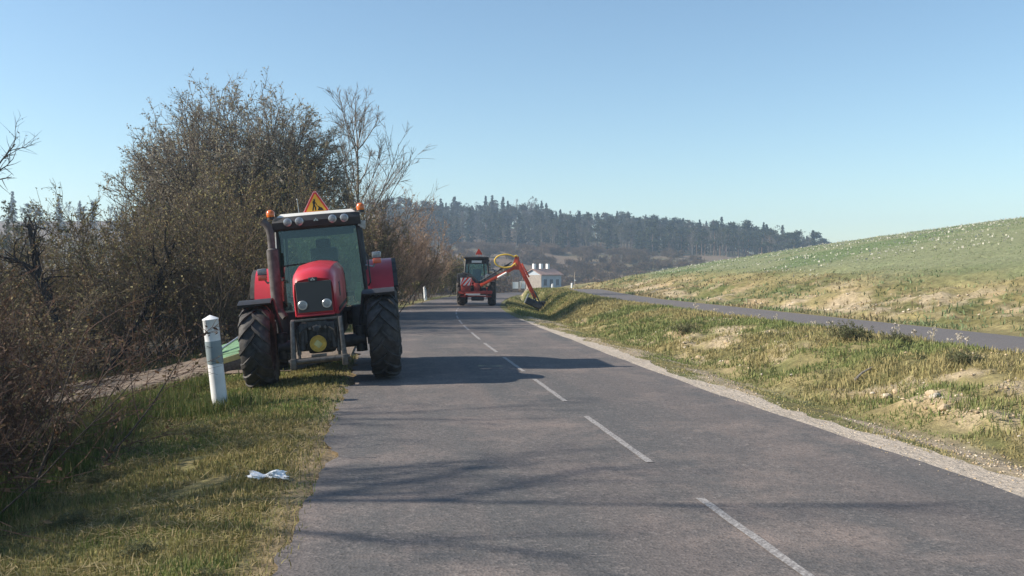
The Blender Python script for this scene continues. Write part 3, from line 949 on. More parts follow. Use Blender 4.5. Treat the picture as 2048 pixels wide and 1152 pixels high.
# a green rucksack behind the lower windscreen and a blue-grey floor mat
e = MB(); e.box((.60, 1.60, 1.30), (.16, .18, .22), .05); e.box((.60, 1.58, 1.46), (.07, .10, .12), .02); e.build('water_can', 'mower_trim', P)

# ------------------------------------------------------------------ green mower lying on the track behind the front wheel
mw = empty('mower', (-2.35, 18.3, hz(-2.6, 18.3) + .14), (0, math.radians(-17), math.radians(6)))
tag(mw, 'green mower deck with pale yellow edge resting on the dirt track behind the tractor', 'mower')
b = MB(); b.hexa([(-.75, -.25, .20), (.75, -.25, .20), (.75, .55, .20), (-.75, .55, .20), (-.75, -.22, .30), (.75, -.22, .30), (.75, .45, .50), (-.75, .45, .50)], .02); b.build('deck', 'mower_green', mw)
b = MB(); b.box((0, -.262, .245), (1.52, .02, .10), .004); b.build('front_trim', 'mower_trim', mw)
b = MB(); b.box((0, -.255, .11), (1.5, .02, .17), .004); b.build('skirt', 'worn_steel', mw)
b = MB(); b.cyl((-.55, .05, .44), (.35, .2, .72), .022, n=8); b.cyl((-.62, .04, .42), (-.5, .06, .46), .035, n=8); b.build('support_strut', 'silver', mw)
for sx in (-.7, .7):
    b = MB(); b.box((sx, .15, .05), (.06, .7, .10), .015); b.build('skid', 'worn_steel', mw)

# ------------------------------------------------------------------ guide posts
def guide_post(loc, h, r, lean, label, band=True):
    p = empty('guide_post', loc, lean)
    tag(p, label, 'guide post')
    b = MB(); b.lathe([(-.25, r * 1.02), (h * .30, r * 1.0), (h * .52, r * .99)], 24, 'Z'); b.build('lower_tube', 'post_white', p)
    b = MB(); b.lathe([(h * .515, r * 1.03), (h * .52, r * 1.04), (h * .74, r * 1.04), (h * .745, r * 1.03)], 24, 'Z'); b.build('reflector_band', 'post_grey' if band else 'post_white', p)
    b = MB(); b.lathe([(h * .74, r), (h * .95, r), (h * .955, r * 1.05), (h * .962, r * 1.05), (h, r * .08)], 24, 'Z'); b.build('cap', 'post_white', p)
    return p
gz = hz(-2.08, 12.7)
guide_post((-2.08, 12.7, gz - .02), 1.29, .098, (math.radians(2), math.radians(-6.5), 0.4), 'white round guide post with a grey band, leaning beside the red tractor')
guide_post((2.95, 66.0, hz(2.95, 66.0)), 1.0, .10, (0, math.radians(-4), 0), 'plain white guide post on the left verge beyond the brown bushes', False)

# ------------------------------------------------------------------ the second tractor, arm mower working on the bank
T2Y = 53.0
tr2 = empty('tractor', (5.22, T2Y, float(zroad(T2Y)) + .012), (0, 0, math.radians(-8)))
tag(tr2, 'tractor seen from behind on the road with orange hedge cutter arm reaching to the bank', 'tractor')
P = tr2
for sx in (-1, 1):
    make_wheel(P, sx * .86, 0, .86, .46, .46, sx, 15, 'rubber_dusty')
    make_wheel(P, sx * .82, 2.5, .62, .38, .34, sx, 13, 'rubber_dusty')
b = MB(); b.box((0, 1.2, .9), (.5, 2.8, .5), .05); b.cyl((-.7, 0, .86), (.7, 0, .86), .14, n=12); b.cyl((-.7, 2.5, .62), (.7, 2.5, .62), .09, n=10); b.build('chassis', 'dark_metal', P)
b = MB(); b.box((0, 2.2, 1.35), (.66, 1.7, .62), .12); b.build('hood', 'red_paint', P)
for sx in (-1, 1):
    arc_strip(0, .86, .92, 30, 160, sx * .60, sx * 1.06, 14, .03, .04).build('rear_fender', 'black_plastic', P)
b = MB()
for sx in (-1, 1):
    b.bar((sx * .70, -.35, 1.25), (sx * .60, -.20, 2.62), .07, .07, .01)
    b.bar((sx * .72, .5, 1.1), (sx * .62, .5, 2.62), .05, .05, .01)
    b.bar((sx * .70, 1.15, 1.1), (sx * .60, 1.05, 2.62), .06, .06, .01)
    b.bar((sx * .60, -.2, 2.60), (sx * .60, 1.05, 2.60), .06, .06, .01)
b.bar((-.70, -.35, 1.30), (.70, -.35, 1.30), .07, .1, .01); b.bar((-.6, -.2, 2.45), (.6, -.2, 2.45), .05, .22, .01); b.bar((-.6, 1.05, 2.6), (.6, 1.05, 2.6), .06, .06, .01)
b.bar((-.45, -.32, 1.3), (-.42, -.23, 2.4), .05, .04); b.bar((.45, -.32, 1.3), (.42, -.23, 2.4), .05, .04)
b.build('cab_frame', 'black_plastic', P)
b = MB(); b.box((0, .42, 2.68), (1.36, 1.50, .12), .04); b.build('roof', 'black_plastic', P)
def pane2(n, pts, d):
    b = MB(); d = Vector(d); b.hexa([Vector(p) for p in pts] + [Vector(p) + d for p in pts]); b.build(n, 'cab_glass', P, smooth=False)
pane2('rear_window', [(-.66, -.33, 1.36), (.66, -.33, 1.36), (.58, -.205, 2.36), (-.58, -.205, 2.36)], (0, .006, 0))
pane2('windscreen', [(-.66, 1.12, 1.2), (.66, 1.12, 1.2), (.58, 1.04, 2.56), (-.58, 1.04, 2.56)], (0, .006, 0))
for sx in (-1, 1): pane2('side_window', [(sx * .70, -.28, 1.3), (sx * .70, 1.08, 1.2), (sx * .61, 1.0, 2.56), (sx * .61, -.16, 2.56)], (sx * .006, 0, 0))
b = MB(); b.box((0, .35, 1.40), (.5, .5, .14), .04); b.box((0, .12, 1.75), (.48, .12, .6), .05); b.build('seat', 'seat_cloth', P)
b = MB(); b.box((.02, -.245, 2.46), (.56, .02, .13), .01); b.build('header_plate', 'sign_white', P)
b = MB(); b.cyl((-.62, -.1, 2.62), (-.62, -.1, 2.70), .05, n=10); b.box((-.64, -.18, 2.58), (.09, .05, .11), .01); b.build('work_light', 'hose_yellow', P)
b = MB(); b.box((.68, -.05, 2.52), (.08, .06, .14), .01); b.build('work_light', 'dark_metal', P)
b = MB(); b.prism(rtri(.42, 2.98, .04), .02, Matrix.Translation((.12, .3, 0))); b.bar((.12, .33, 2.7), (.12, .33, 2.9), .03, .03); ws = b.build('warning_sign', 'orange_paint', P, smooth=False)
b = MB(); b.prism([(x + .12, z) for x, z in rtri(.22, 2.98, .02)], .004, Matrix.Translation((0, .294, 0))); b.build('sign_face', 'sign_red', ws, smooth=False)
b = MB(); b.tube([(.68, .9, 2.0), (.95, .8, 2.02), (1.02, .8, 1.95)], .018, 6); b.box((1.02, .78, 1.82), (.16, .06, .26), .02); b.build('mirror', 'black_plastic', P)
# mower carrier frame
b = MB()
b.box((-.02, -1.05, .78), (1.86, .14, .14), .015); b.box((.0, -1.0, .55), (1.7, .10, .08), .01)
b.box((0.05, -.85, 1.02), (.30, .45, .5), .03); b.bar((-.6, -1.0, .5), (-.6, -.4, 1.0), .07, .07); b.bar((.6, -1.0, .5), (.6, -.4, 1.0), .07, .07)
b.box((-.35, -1.0, 1.2), (.12, .12, .8), .02); b.bar((-.35, -1.0, 1.55), (.2, -1.0, 1.0), .1, .1, .01)
b.build('mower_frame', 'dull_red', P)
b = MB(); b.box((-.55, -1.02, 1.02), (.50, .34, .46), .03); b.build('oil_tank', 'dull_red', P)
b = MB(); b.box((-.52, -1.21, 1.36), (.62, .02, .42), .004); sp = b.build('marker_board', 'sign_white', P, smooth=False)
b = MB()
for k in range(-1, 3):
    x0 = -.83 + k * .24
    poly = [(x0, 1.15), (x0 + .12, 1.15), (x0 + .12 + .36, 1.57), (x0 + .36, 1.57)]
    # clip to the board
    q_ = []
    for (x, z) in poly: q_.append((min(max(x, -.83), -.21), z))
    if q_[1][0] - q_[0][0] + q_[2][0] - q_[3][0] > .02:
        b.prism(q_, .003, Matrix.Translation((0, -1.2235, 0)))
b.build('stripes', 'sign_red', sp, smooth=False)
b = MB(); b.box((0, -1.16, .74), (1.80, .03, .13), .01); lb = b.build('light_bar', 'dull_red', P)
b = MB(); b.box((-.15, -1.18, .67), (.80, .015, .06), .004); b.build('reflective_strip', 'sign_white', lb, smooth=False)
b = MB(); b.box((.10, -.95, .42), (.7, .3, .22), .04); b.build('gearbox', 'dark_metal', P)
b = MB(); b.box((-.75, -.72, 1.62), (.55, .30, .35), .06); b.tube([(-.6, -.8, 1.7), (-.2, -.95, 1.55), (.1, -1., 1.25)], .05, 6); b.tube([(-.75, -.8, 1.85), (-.3, -.95, 1.75), (.15, -1., 1.35)], .04, 6); b.build('hydraulic_hoses', 'dark_metal', P)
b = MB(); b.lathe([(-.0, .14), (-.02, .16), (-.03, .10)], 14, 'Y', (.62, -.42, 1.62)); b.build('rear_lamp', 'lens_clear', P)
# arm: local positions found from the picture geometry at this distance
J0 = Vector((.25, -1.0, 1.15)); J1 = Vector((2.18, -1.05, 2.15)); J1t = Vector((2.12, -1.05, 2.95)); J2 = Vector((3.10, -1.0, .80)); J3 = Vector((3.48, -.95, .10))
b = MB(); b.bar(J0, J1 + Vector((.1, 0, .05)), .16, .17, .02); b.build('main_arm', 'orange_paint', P)
b = MB(); b.cyl(J0 + Vector((.0, -.05, .22)), J1 + Vector((-.35, -.05, .16)), .045, n=10); b.cyl(J1 + Vector((-.9, -.05, -.12)), J1 + Vector((-.2, -.05, .28)), .03, n=8); b.build('arm_cylinder', 'dark_metal', P)
b = MB(); b.cyl(J0 + Vector((.95, -.12, .42)), J0 + Vector((1.45, -.12, .70)), .06, n=10); b.build('cylinder_rod', 'sign_white', P)
b = MB(); b.bar(J1 + Vector((-.05, 0, .45)), J1 + Vector((-.42, 0, .1)), .03, .03); b.build('link_rod', 'silver', P)
b = MB()
b.hexa([J1 + Vector(v) for v in ((-.22, -.10, -.12), (.22, -.10, -.15), (.22, .10, -.15), (-.22, .10, -.12), (-.02, -.10, .62), (.20, -.10, .58), (.20, .10, .58), (-.02, .10, .62))], .02)
b.bar(J1 + Vector((.05, 0, .45)), J2, .21, .22, .02)
b.bar(J1 + Vector((.35, -.12, .20)), J1 + Vector((.75, -.12, -.55)), .09, .09, .015)
b.build('dipper_arm', 'orange_paint', P)
b = MB(); b.bar(J2 + Vector((-.12, -.02, .24)), J3 + Vector((-.22, 0, .34)), .20, .16, .02); b.build('head_link', 'orange_paint', P)
b = MB(); b.cyl(J2 + Vector((.12, -.1, .05)), J3 + Vector((.05, -.1, .10)), .04, n=8); b.cyl(J2 + Vector((.0, -.1, -.05)), J3 + Vector((-.12, -.1, .10)), .03, n=8); b.build('head_cylinder', 'dark_metal', P)
# yellow hose loop
b = MB()
lp = []
c0 = J1 + Vector((-.42, -.1, .34))
for a in np.linspace(math.radians(40), math.radians(302), 22):
    lp.append(c0 + Vector((.60 * math.cos(a) - .12, 0, .36 * math.sin(a))))
lp = [J1 + Vector((.14, -.1, .56)), J1 + Vector((.05, -.1, .64))] + lp + [J1 + Vector((.0, -.1, .22)), J1 + Vector((.02, -.1, .08))]
b.tube(lp, .042, 8); b.build('hose_loop', 'hose_yellow', P)
# cutting head
hd = MB()
q = Quaternion((0, 1, 0), math.radians(24))
def hp(x, y, z): return J3 + Vector((-.05, 0, -.02)) + q @ Vector((x, y, z))
secs = []
for xx in (-.72, .72):
    secs.append([hp(xx, -.32, -.16), hp(xx, -.30, .04), hp(xx, -.16, .16), hp(xx, .14, .17), hp(xx, .30, .06), hp(xx, .32, -.16)])
hd.loft(secs)
hd.build('cutter_housing', 'dark_metal', P)
hd = MB(); hd.hexa([hp(-.76, -.36, -.2), hp(-.70, -.36, -.2), hp(-.70, .36, -.2), hp(-.76, .36, -.2), hp(-.76, -.30, .34), hp(-.70, -.30, .34), hp(-.70, .30, .34), hp(-.76, .30, .34)], .01); hd.build('side_plate', 'rim_grey', P)
hd = MB(); hd.cyl(hp(-.72, .34, -.08), hp(.72, .34, -.08), .07, n=10); hd.build('roller', 'worn_steel', P)
hd = MB(); hd.cyl(hp(-.70, 0, -.10), hp(.70, 0, -.10), .12, n=10)
hd.build('rotor', 'worn_steel', P)
hd = MB(); hd.box(hp(.2, 0, .22), (.28, .3, .16), .03); hd.cyl(hp(.45, 0, .14), hp(.45, 0, .30), .09, n=10); hd.build('hydraulic_motor', 'dark_metal', P)
# ------------------------------------------------------------------ vegetation generators
def nrm(v): return v / np.maximum(np.linalg.norm(v, axis=-1, keepdims=True), 1e-9)

def grow(rng, P, D, L, R, levels):
    """returns per level (pts (N,k+1,3), rad (N,k+1))"""
    out = []
    for li, lv in enumerate(levels):
        N = len(P); k = lv['k']
        pts = np.empty((N, k + 1, 3)); dirs = np.empty((N, k, 3)); pts[:, 0] = P
        d = nrm(D)
        for j in range(k):
            d = nrm(d + rng.normal(0, lv['wob'], (N, 3)) + np.array([0, 0, lv.get('up', 0)]))
            dirs[:, j] = d
            pts[:, j + 1] = pts[:, j] + d * (L / k)[:, None]
        rad = R[:, None] * (1 - np.arange(k + 1)[None, :] / k * lv.get('taper', .75))
        out.append((pts, rad))
        if 'n' not in lv: break
        n = lv['n']; t0 = lv.get('t0', .25)
        t = t0 + (1 - t0) * rng.random((N, n)) * .999
        f = t * k; j = f.astype(int); fr = (f - j)[..., None]
        ii = np.arange(N)[:, None]
        p = pts[ii, j] * (1 - fr) + pts[ii, j + 1] * fr
        dd = dirs[ii, j]
        rnd = rng.normal(0, 1, (N, n, 3)); perp = nrm(rnd - (rnd * dd).sum(-1, keepdims=True) * dd)
        ang = np.clip(rng.normal(lv['ang'], lv.get('angsd', .2), (N, n)), .1, 2.2)[..., None]
        nd = dd * np.cos(ang) + perp * np.sin(ang)
        nl_ = L[:, None] * lv['lr'] * (1.15 - .65 * t) * rng.uniform(.6, 1.25, (N, n))
        nr_ = np.minimum(rad[ii, j] * .8, R[:, None] * lv['rr']) * rng.uniform(.7, 1.1, (N, n))
        P = p.reshape(-1, 3); D = nd.reshape(-1, 3); L = nl_.ravel(); R = np.maximum(nr_.ravel(), lv.get('rmin', .003))
    return out

def tubes(acc, pts, rad, n, col):
    N, k1, _ = pts.shape
    tan = np.empty_like(pts)
    tan[:, 1:-1] = pts[:, 2:] - pts[:, :-2]; tan[:, 0] = pts[:, 1] - pts[:, 0]; tan[:, -1] = pts[:, -1] - pts[:, -2]
    tan = nrm(tan)
    ref = np.where(np.abs(tan[..., 2:3]) > .9, np.array([1., 0, 0]), np.array([0, 0, 1.]))
    a = nrm(np.cross(tan, ref)); b = np.cross(tan, a)
    th = np.arange(n) * 2 * math.pi / n
    v = pts[:, :, None] + rad[:, :, None, None] * (a[:, :, None] * np.cos(th)[:, None] + b[:, :, None] * np.sin(th)[:, None])
    i = np.arange(N * k1 * n).reshape(N, k1, n)
    q = np.stack([i[:, :-1, :], np.roll(i, -1, 2)[:, :-1, :], np.roll(i, -1, 2)[:, 1:, :], i[:, 1:, :]], -1).reshape(-1, 4)
    col = np.asarray(col)
    c = np.broadcast_to(col, (3,)) if col.ndim == 1 else np.repeat(col, k1 * n, 0)
    acc.add(v, q, None, c)

def leaves(acc, rng, pos, size, cols, flat=0.0, aspect=.6, sd=.35):
    N = len(pos)
    a = nrm(rng.normal(0, 1, (N, 3)) * np.array([1, 1, 1 - flat])); b = nrm(np.cross(a, rng.normal(0, 1, (N, 3))))
    s = size * np.clip(rng.normal(1, sd, (N, 1)), .4, 2)
    v = np.stack([pos - a * s, pos + b * s * aspect, pos + a * s, pos - b * s * aspect], 1)
    q = np.arange(N * 4).reshape(N, 4)
    cols = np.asarray(cols); c = cols[rng.integers(0, len(cols), N)] * rng.uniform(.75, 1.25, (N, 1))
    acc.add(v, q, None, np.repeat(c, 4, 0))

BARK = (0.085, 0.068, 0.055); TWIG = (0.115, 0.088, 0.072)
def shrub_mesh(seed, h=3.0, w=1.6, stems=26, n1=9, n2=9, leafn=2, leafs=.03, leafc=((.14, .085, .045),), twig=(0.11, 0.075, .055), bark=BARK, spread=.55, upt=.06, tw=.005, base_r=None, t00=.18):
    rng = np.random.default_rng(seed)
    br = w * .35 if base_r is None else base_r
    P = np.stack([rng.normal(0, br, stems), rng.normal(0, br, stems), np.full(stems, -.1)], -1)
    P[:, :2] = np.clip(P[:, :2], -w * .8, w * .8)
    D = nrm(np.stack([P[:, 0] / w * spread * 1.6 + rng.normal(0, .22, stems), P[:, 1] / w * spread * 1.6 + rng.normal(0, .22, stems), np.ones(stems)], -1))
    L = h * rng.uniform(.65, 1.08, stems); R = rng.uniform(.009, .020, stems) * h / 3
    lv = [dict(k=6, wob=.10, up=upt, n=n1, t0=t00, ang=.65, angsd=.25, lr=.50, rr=.5, rmin=tw * 1.3),
          dict(k=4, wob=.16, up=upt, n=n2, t0=.15, ang=.65, angsd=.3, lr=.50, rr=.55, rmin=tw),
          dict(k=2, wob=.2, up=.02, taper=.5)]
    out = grow(rng, P, D, L, R, lv)
    tr = Acc(); tubes(tr, *out[0], 5, bark)
    cr = Acc()
    for i, o in enumerate(out[1:]):
        c = np.array(twig) * rng.uniform(.7, 1.35, (len(o[0]), 1))
        tubes(cr, o[0], o[1], 3, c)
    if leafn:
        pts = out[-1][0]
        N = len(pts)
        for _ in range(leafn):
            t = rng.random(N)[:, None]
            p = pts[:, 0] * (1 - t) + pts[:, -1] * t + rng.normal(0, .02, (N, 3))
            sel = rng.random(N) < .85
            leaves(cr, rng, p[sel], leafs, leafc)
    return tr.mesh('trunk', 'bark'), cr.mesh('crown', 'plant')

def tree_mesh(seed, h, trunkr, lean=(0, 0), levels=None, leafn=1, leafs=.05, leafc=((.12, .09, .06),), twig=TWIG, bark=BARK, starts=None, leafp=.8):
    rng = np.random.default_rng(seed)
    if starts is None:
        P = np.zeros((1, 3)); P[0, 2] = -.2; D = np.array([[lean[0], lean[1], 1.0]]); L = np.array([h]); R = np.array([trunkr])
    else:
        P, D, L, R = [np.array(a, float) for a in starts]
    out = grow(rng, P, D, L, R, levels)
    tr = Acc(); tubes(tr, *out[0], 8, bark)
    if len(out) > 3: tubes(tr, *out[1], 5, bark)
    cr = Acc()
    for o in out[2 if len(out) > 3 else 1:]:
        tubes(cr, o[0], o[1], 3, np.array(twig) * rng.uniform(.7, 1.3, (len(o[0]), 1)))
    pts = out[-1][0]; N = len(pts)
    for _ in range(leafn):
        t = rng.random(N)[:, None]; sel = rng.random(N) < leafp
        p = (pts[:, 0] * (1 - t) + pts[:, -1] * t + rng.normal(0, leafs * .6, (N, 3)))[sel]
        leaves(cr, rng, p, leafs, leafc)
    return tr.mesh('trunk', 'bark'), cr.mesh('crown', 'plant')

def plant_thing(name, meshes, loc, rz, sc, label, cat, group=None):
    e = empty(name, loc, (0, 0, rz))
    e.scale = (sc, sc, sc) if not isinstance(sc, tuple) else sc
    tag(e, label, cat, group)
    for nm, me in zip(('trunk', 'crown') if cat == 'tree' else ('stems', 'foliage'), meshes):
        link(bpy.data.objects.new(nm, me), e)
    return e

RUST = ((.150, .085, .050), (.120, .070, .045), (.165, .110, .055), (.09, .065, .04))
OLIV = ((.245, .205, .095), (.20, .17, .08), (.20, .14, .075), (.275, .24, .115))
YELG = ((.17, .16, .055), (.13, .125, .05), (.15, .12, .06))
GREY = ((.135, .115, .092), (.115, .10, .085), (.155, .135, .10))

brown_a = shrub_mesh(1, 2.55, 1.4, 36, 10, 8, 2, .021, RUST, (.135, .080, .060), tw=.0038, spread=.36, t00=.05)
brown_b = shrub_mesh(2, 2.7, 1.6, 38, 10, 8, 2, .021, RUST + OLIV[:2], (.125, .078, .056), tw=.0038, spread=.36, t00=.05)
olive_a = shrub_mesh(3, 4.6, 2.4, 34, 10, 10, 4, .030, OLIV, (.150, .115, .080), tw=.007)
olive_b = shrub_mesh(4, 4.2, 2.6, 30, 10, 10, 5, .030, OLIV + YELG, (.145, .112, .080), tw=.007)
tan_a = shrub_mesh(5, 5.4, 2.2, 44, 10, 9, 1, .05, ((.33, .225, .14), (.28, .19, .12)), (.34, .235, .165), (.19, .14, .108), spread=.42, upt=.13, tw=.010)
yel_a = shrub_mesh(6, 3.4, 2.2, 30, 9, 8, 3, .07, YELG, (.12, .095, .06), tw=.011)
hedge_a = shrub_mesh(7, 3.2, 2.6, 24, 8, 7, 3, .12, ((.20, .125, .088), (.17, .115, .078), (.14, .12, .065)), (.19, .13, .10), tw=.02)

def shrub(meshes, x, y, rz, sc, label, group=None, dz=0):
    return plant_thing('shrub', meshes, (x, y, hz(x, y) - .05 + dz), rz, sc, label, 'shrub', group)

# left thicket beside the verge: low along the grass, taller behind
shrub(brown_a, -4.15, 8.1, .3, (1.0, 1.0, .74), 'low reddish-brown twiggy bush, first of the row along the verge foot')
shrub(brown_b, -4.45, 10.2, 1.7, (.95, .95, .74), 'low reddish-brown twiggy bush between the first and third of the verge row')
shrub(brown_a, -5.55, 12.3, 4.0, (1.0, 1.0, .80), 'low rust-coloured bush whose twigs overhang the dirt track end')
shrub(brown_b, -5.5, 9.4, 0.8, (1.0, 1.0, .98), 'brown bush deep in the thicket behind the low verge row')
shrub(brown_a, -5.9, 11.6, 2.2, (1.05, 1.05, 1.12), 'dense rusty bush rising behind the low verge row')
shrub(brown_b, -6.6, 13.8, 2.9, (1.05, 1.05, 1.22), 'tallest brown bush at the back of the verge thicket')
shrub(brown_a, -8.1, 16.4, 5.1, (1.15, 1.15, 1.25), 'brown bush beside the foot of the dirt track')
shrub(olive_b, -9.4, 19.5, 0.4, (.85, .85, .66), 'olive-brown bush below the dirt track beside the bare gnarled tree')
shrub(olive_a, -10.6, 24.0, 2.0, (.95, .95, .66), 'broad olive bush behind the bare gnarled tree')
# thicket behind the tractor
shrub(olive_a, -5.9, 29.5, 1.0, (1.05, 1.05, 1.12), 'tall yellowish-olive bush between the red tractor and the big round tree')
shrub(olive_b, -8.6, 30.5, 3.3, 1.1, 'dark olive bush at the shaded end of the dirt track')
shrub(olive_b, -3.5, 29.0, 5.2, (.9, .9, 1.05), 'olive-brown bush directly behind the tractor exhaust')
shrub(olive_a, -2.6, 33.5, 4.4, (.9, .9, 1.0), 'brown-olive bush behind the red tractor cab')
shrub(olive_b, -12.2, 33.0, 0.0, (1.2, 1.2, .95), 'large dark bush in the gap left of the big round tree')
shrub(olive_a, -15.5, 36.0, 2.2, (1.3, 1.3, .95), 'large dusky bush far left behind the gnarled tree')
shrub(olive_b, -18.0, 31.0, 3.0, (1.2, 1.2, .9), 'olive thicket bush under the drooping bare tree')
shrub(olive_a, -13.5, 44.0, 5.0, (1.4, 1.4, 1.05), 'greyish bush deep behind the gap in the thicket')
shrub(olive_a, -0.9, 40.0, 3.8, (.75, .75, .95), 'brown bush at the foot of the slender bare tree')
shrub(olive_b, -7.2, 34.2, 1.9, (1.0, 1.0, .7), 'shaded low bush under the big round tree')
shrub(olive_a, -9.8, 36.5, 0.7, (1.15, 1.15, .7), 'shaded low bush left of the big round tree trunk')
shrub(olive_b, -11.3, 29.0, 2.7, (.9, .9, .7), 'dark low bush behind the leaning crooked tree')
shrub(olive_a, -4.6, 35.0, 5.5, (1.0, 1.0, .75), 'shaded low bush between the big round tree and the tractor')
shrub(olive_a, -14.0, 39.0, 1.1, (1.3, 1.3, .9), 'dusky bush behind the gap in the left thicket')
shrub(tan_a, -0.6, 50.5, 0.0, (.92, .92, .88), 'pale tan bush of upright twigs behind the tractor rear fender')
shrub(tan_a, 0.5, 57.0, 2.1, 1.0, 'big tan bush of upright bare twigs at the outside of the bend')
shrub(tan_a, 2.2, 68.5, 4.0, (.9, .9, .75), 'tan bush beside the plain white guide post')
shrub(yel_a, -0.3, 46.5, 1.0, (.55, .55, .5), 'low yellow-green bush at the road edge behind the tractor wheel')
shrub(yel_a, 3.4, 74.5, 2.5, (.9, .9, .85), 'dark green bush next to the white guide post at the bend')
shrub(yel_a, 6.0, 84.0, 0.4, (1.0, 1.0, .98), 'yellow-green bush left of the hedge cutter tractor')
shrub(yel_a, 9.0, 98.0, 1.4, (1.15, 1.15, 1.0), 'yellowish bush behind the hedge cutter tractor cab')

# big multi-stem tree: stems fanning out of the ground into a full round crown
def dome_tree(seed, zc_=5.9, rx=3.75, rz=3.55, nst=16, nbr=430):
    rng = np.random.default_rng(seed)
    def dome(n, up):
        th = np.arccos(1 - rng.random(n) * up); ph = rng.random(n) * 6.283
        f = 1 + .20 * (vnoise(ph * 2.2 + 9, th * 3.2, 5) - .5) + .14 * (vnoise(ph * 6, th * 7, 6) - .5) + rng.normal(0, .05, n)
        return np.stack([rx * f * np.sin(th) * np.cos(ph), rx * f * np.sin(th) * np.sin(ph), zc_ + rz * f * np.cos(th)], -1)
    tr = Acc(); cr = Acc()
    tgt = dome(nst, 1.15)
    P = np.stack([rng.normal(0, .35, nst), rng.normal(0, .35, nst), np.full(nst, -.2)], -1)
    L = np.linalg.norm(tgt - P, axis=1) * .93
    st = grow(rng, P, nrm(tgt - P) + np.array([0, 0, -.05]), L, rng.uniform(.07, .13, nst), [dict(k=8, wob=.05, up=.015)])
    tubes(tr, *st[0], 7, BARK)
    tgt = dome(nbr, 1.5)
    # every branch leaves the stem that passes closest below it
    sp = st[0][0]
    base = np.array([0, 0, 1.6]); guess = base + (tgt - base) * rng.uniform(.28, .5, (nbr, 1))
    allp = sp[:, 1:7].reshape(-1, 3)
    near = allp[np.argmin(((guess[:, None] - allp[None]) ** 2).sum(-1), 1)]
    L = np.linalg.norm(tgt - near, axis=1)
    lv = [dict(k=6, wob=.07, up=.0, n=9, t0=.3, ang=.62, angsd=.2, lr=.34, rr=.5, rmin=.012),
          dict(k=3, wob=.16, up=.0, n=8, t0=.15, ang=.85, angsd=.3, lr=.50, rr=.6, rmin=.007),
          dict(k=1, wob=.1, taper=.5)]
    out = grow(rng, near, nrm(tgt - near), L, rng.uniform(.02, .04, nbr), lv)
    tubes(tr, *out[0], 4, BARK)
    for o in out[1:]:
        tubes(cr, o[0], o[1], 3, np.array((.25, .21, .175)) * rng.uniform(.7, 1.3, (len(o[0]), 1)))
    pts = out[-1][0]; N = len(pts)
    for _ in range(3):
        t = rng.random(N)[:, None]; sel = rng.random(N) < .85
        leaves(cr, rng, (pts[:, 0] * (1 - t) + pts[:, -1] * t + rng.normal(0, .02, (N, 3)))[sel], .034, ((.34, .295, .235), (.30, .26, .205), (.37, .33, .23), (.31, .285, .17)))
    return tr.mesh('trunk', 'bark'), cr.mesh('crown', 'plant')
bigm = dome_tree(77)
plant_thing('broadleaf_tree', bigm, (-5.5, 38, hz(-5.5, 38)), .3, 1.0, 'big round multi-stemmed tree with greyish spring buds behind the red tractor', 'tree')
# slender bare tree to its right
bare_lv = [dict(k=8, wob=.035, up=.03, n=26, t0=.16, ang=.70, angsd=.15, lr=.52, rr=.36),
           dict(k=5, wob=.07, up=.09, n=8, t0=.2, ang=.5, angsd=.2, lr=.5, rr=.5, rmin=.010),
           dict(k=4, wob=.12, up=.06, n=8, t0=.2, ang=.55, angsd=.25, lr=.6, rr=.55, rmin=.010),
           dict(k=2, wob=.15, up=.03, taper=.4)]
barem = tree_mesh(89, 9.3, .13, levels=bare_lv, leafn=0, twig=(.27, .225, .19), bark=(.22, .185, .155))
plant_thing('bare_tree', barem, (-1.1, 48, hz(-1.1, 48)), .3, .98, 'slender bare tree with fine upswept twigs beside the big round tree', 'tree')
# gnarled dark trees left
gn_lv = [dict(k=8, wob=.16, up=.03, n=9, t0=.35, ang=.85, angsd=.25, lr=.45, rr=.5, taper=.6),
         dict(k=6, wob=.24, up=.06, n=6, t0=.2, ang=.75, angsd=.3, lr=.5, rr=.5, rmin=.010),
         dict(k=4, wob=.26, up=.03, n=5, t0=.2, ang=.7, angsd=.3, lr=.5, rr=.5, rmin=.007),
         dict(k=2, wob=.2)]
DK = (.035, .030, .028)
gnm = tree_mesh(91, 5.4, .13, (-.05, 0), gn_lv, 0, twig=(.045, .038, .034), bark=DK)
plant_thing('bare_tree', gnm, (-8.4, 27.0, hz(-8.4, 27)), .6, .9, 'dark gnarled bare tree standing above the dirt track', 'tree')
gnm2 = tree_mesh(93, 4.6, .12, (.45, .1), gn_lv, 0, twig=(.045, .038, .034), bark=DK)
plant_thing('bare_tree', gnm2, (-7.9, 28.2, hz(-7.9, 28.2)), .0, 1.0, 'dark leaning bare tree with crooked trunk at the end of the dirt track', 'tree')
# drooping bare tree at the left edge
wl_lv = [dict(k=8, wob=.06, up=.03, n=16, t0=.25, ang=.95, angsd=.2, lr=.48, rr=.42),
         dict(k=6, wob=.12, up=.05, n=9, t0=.15, ang=.6, angsd=.25, lr=.48, rr=.5, rmin=.009),
         dict(k=4, wob=.18, up=.0, n=7, t0=.15, ang=.65, angsd=.3, lr=.55, rr=.55, rmin=.006),
         dict(k=2, wob=.2, up=-.05)]
wlm = tree_mesh(95, 8.6, .2, (0.03, 0), wl_lv, 1, .03, GREY, leafp=.5, twig=(.10, .085, .075))
plant_thing('bare_tree', wlm, (-12.1, 27.5, hz(-12.1, 27.5)), 1.0, .95, 'wide bare tree with thin arching branches behind the thicket', 'tree')
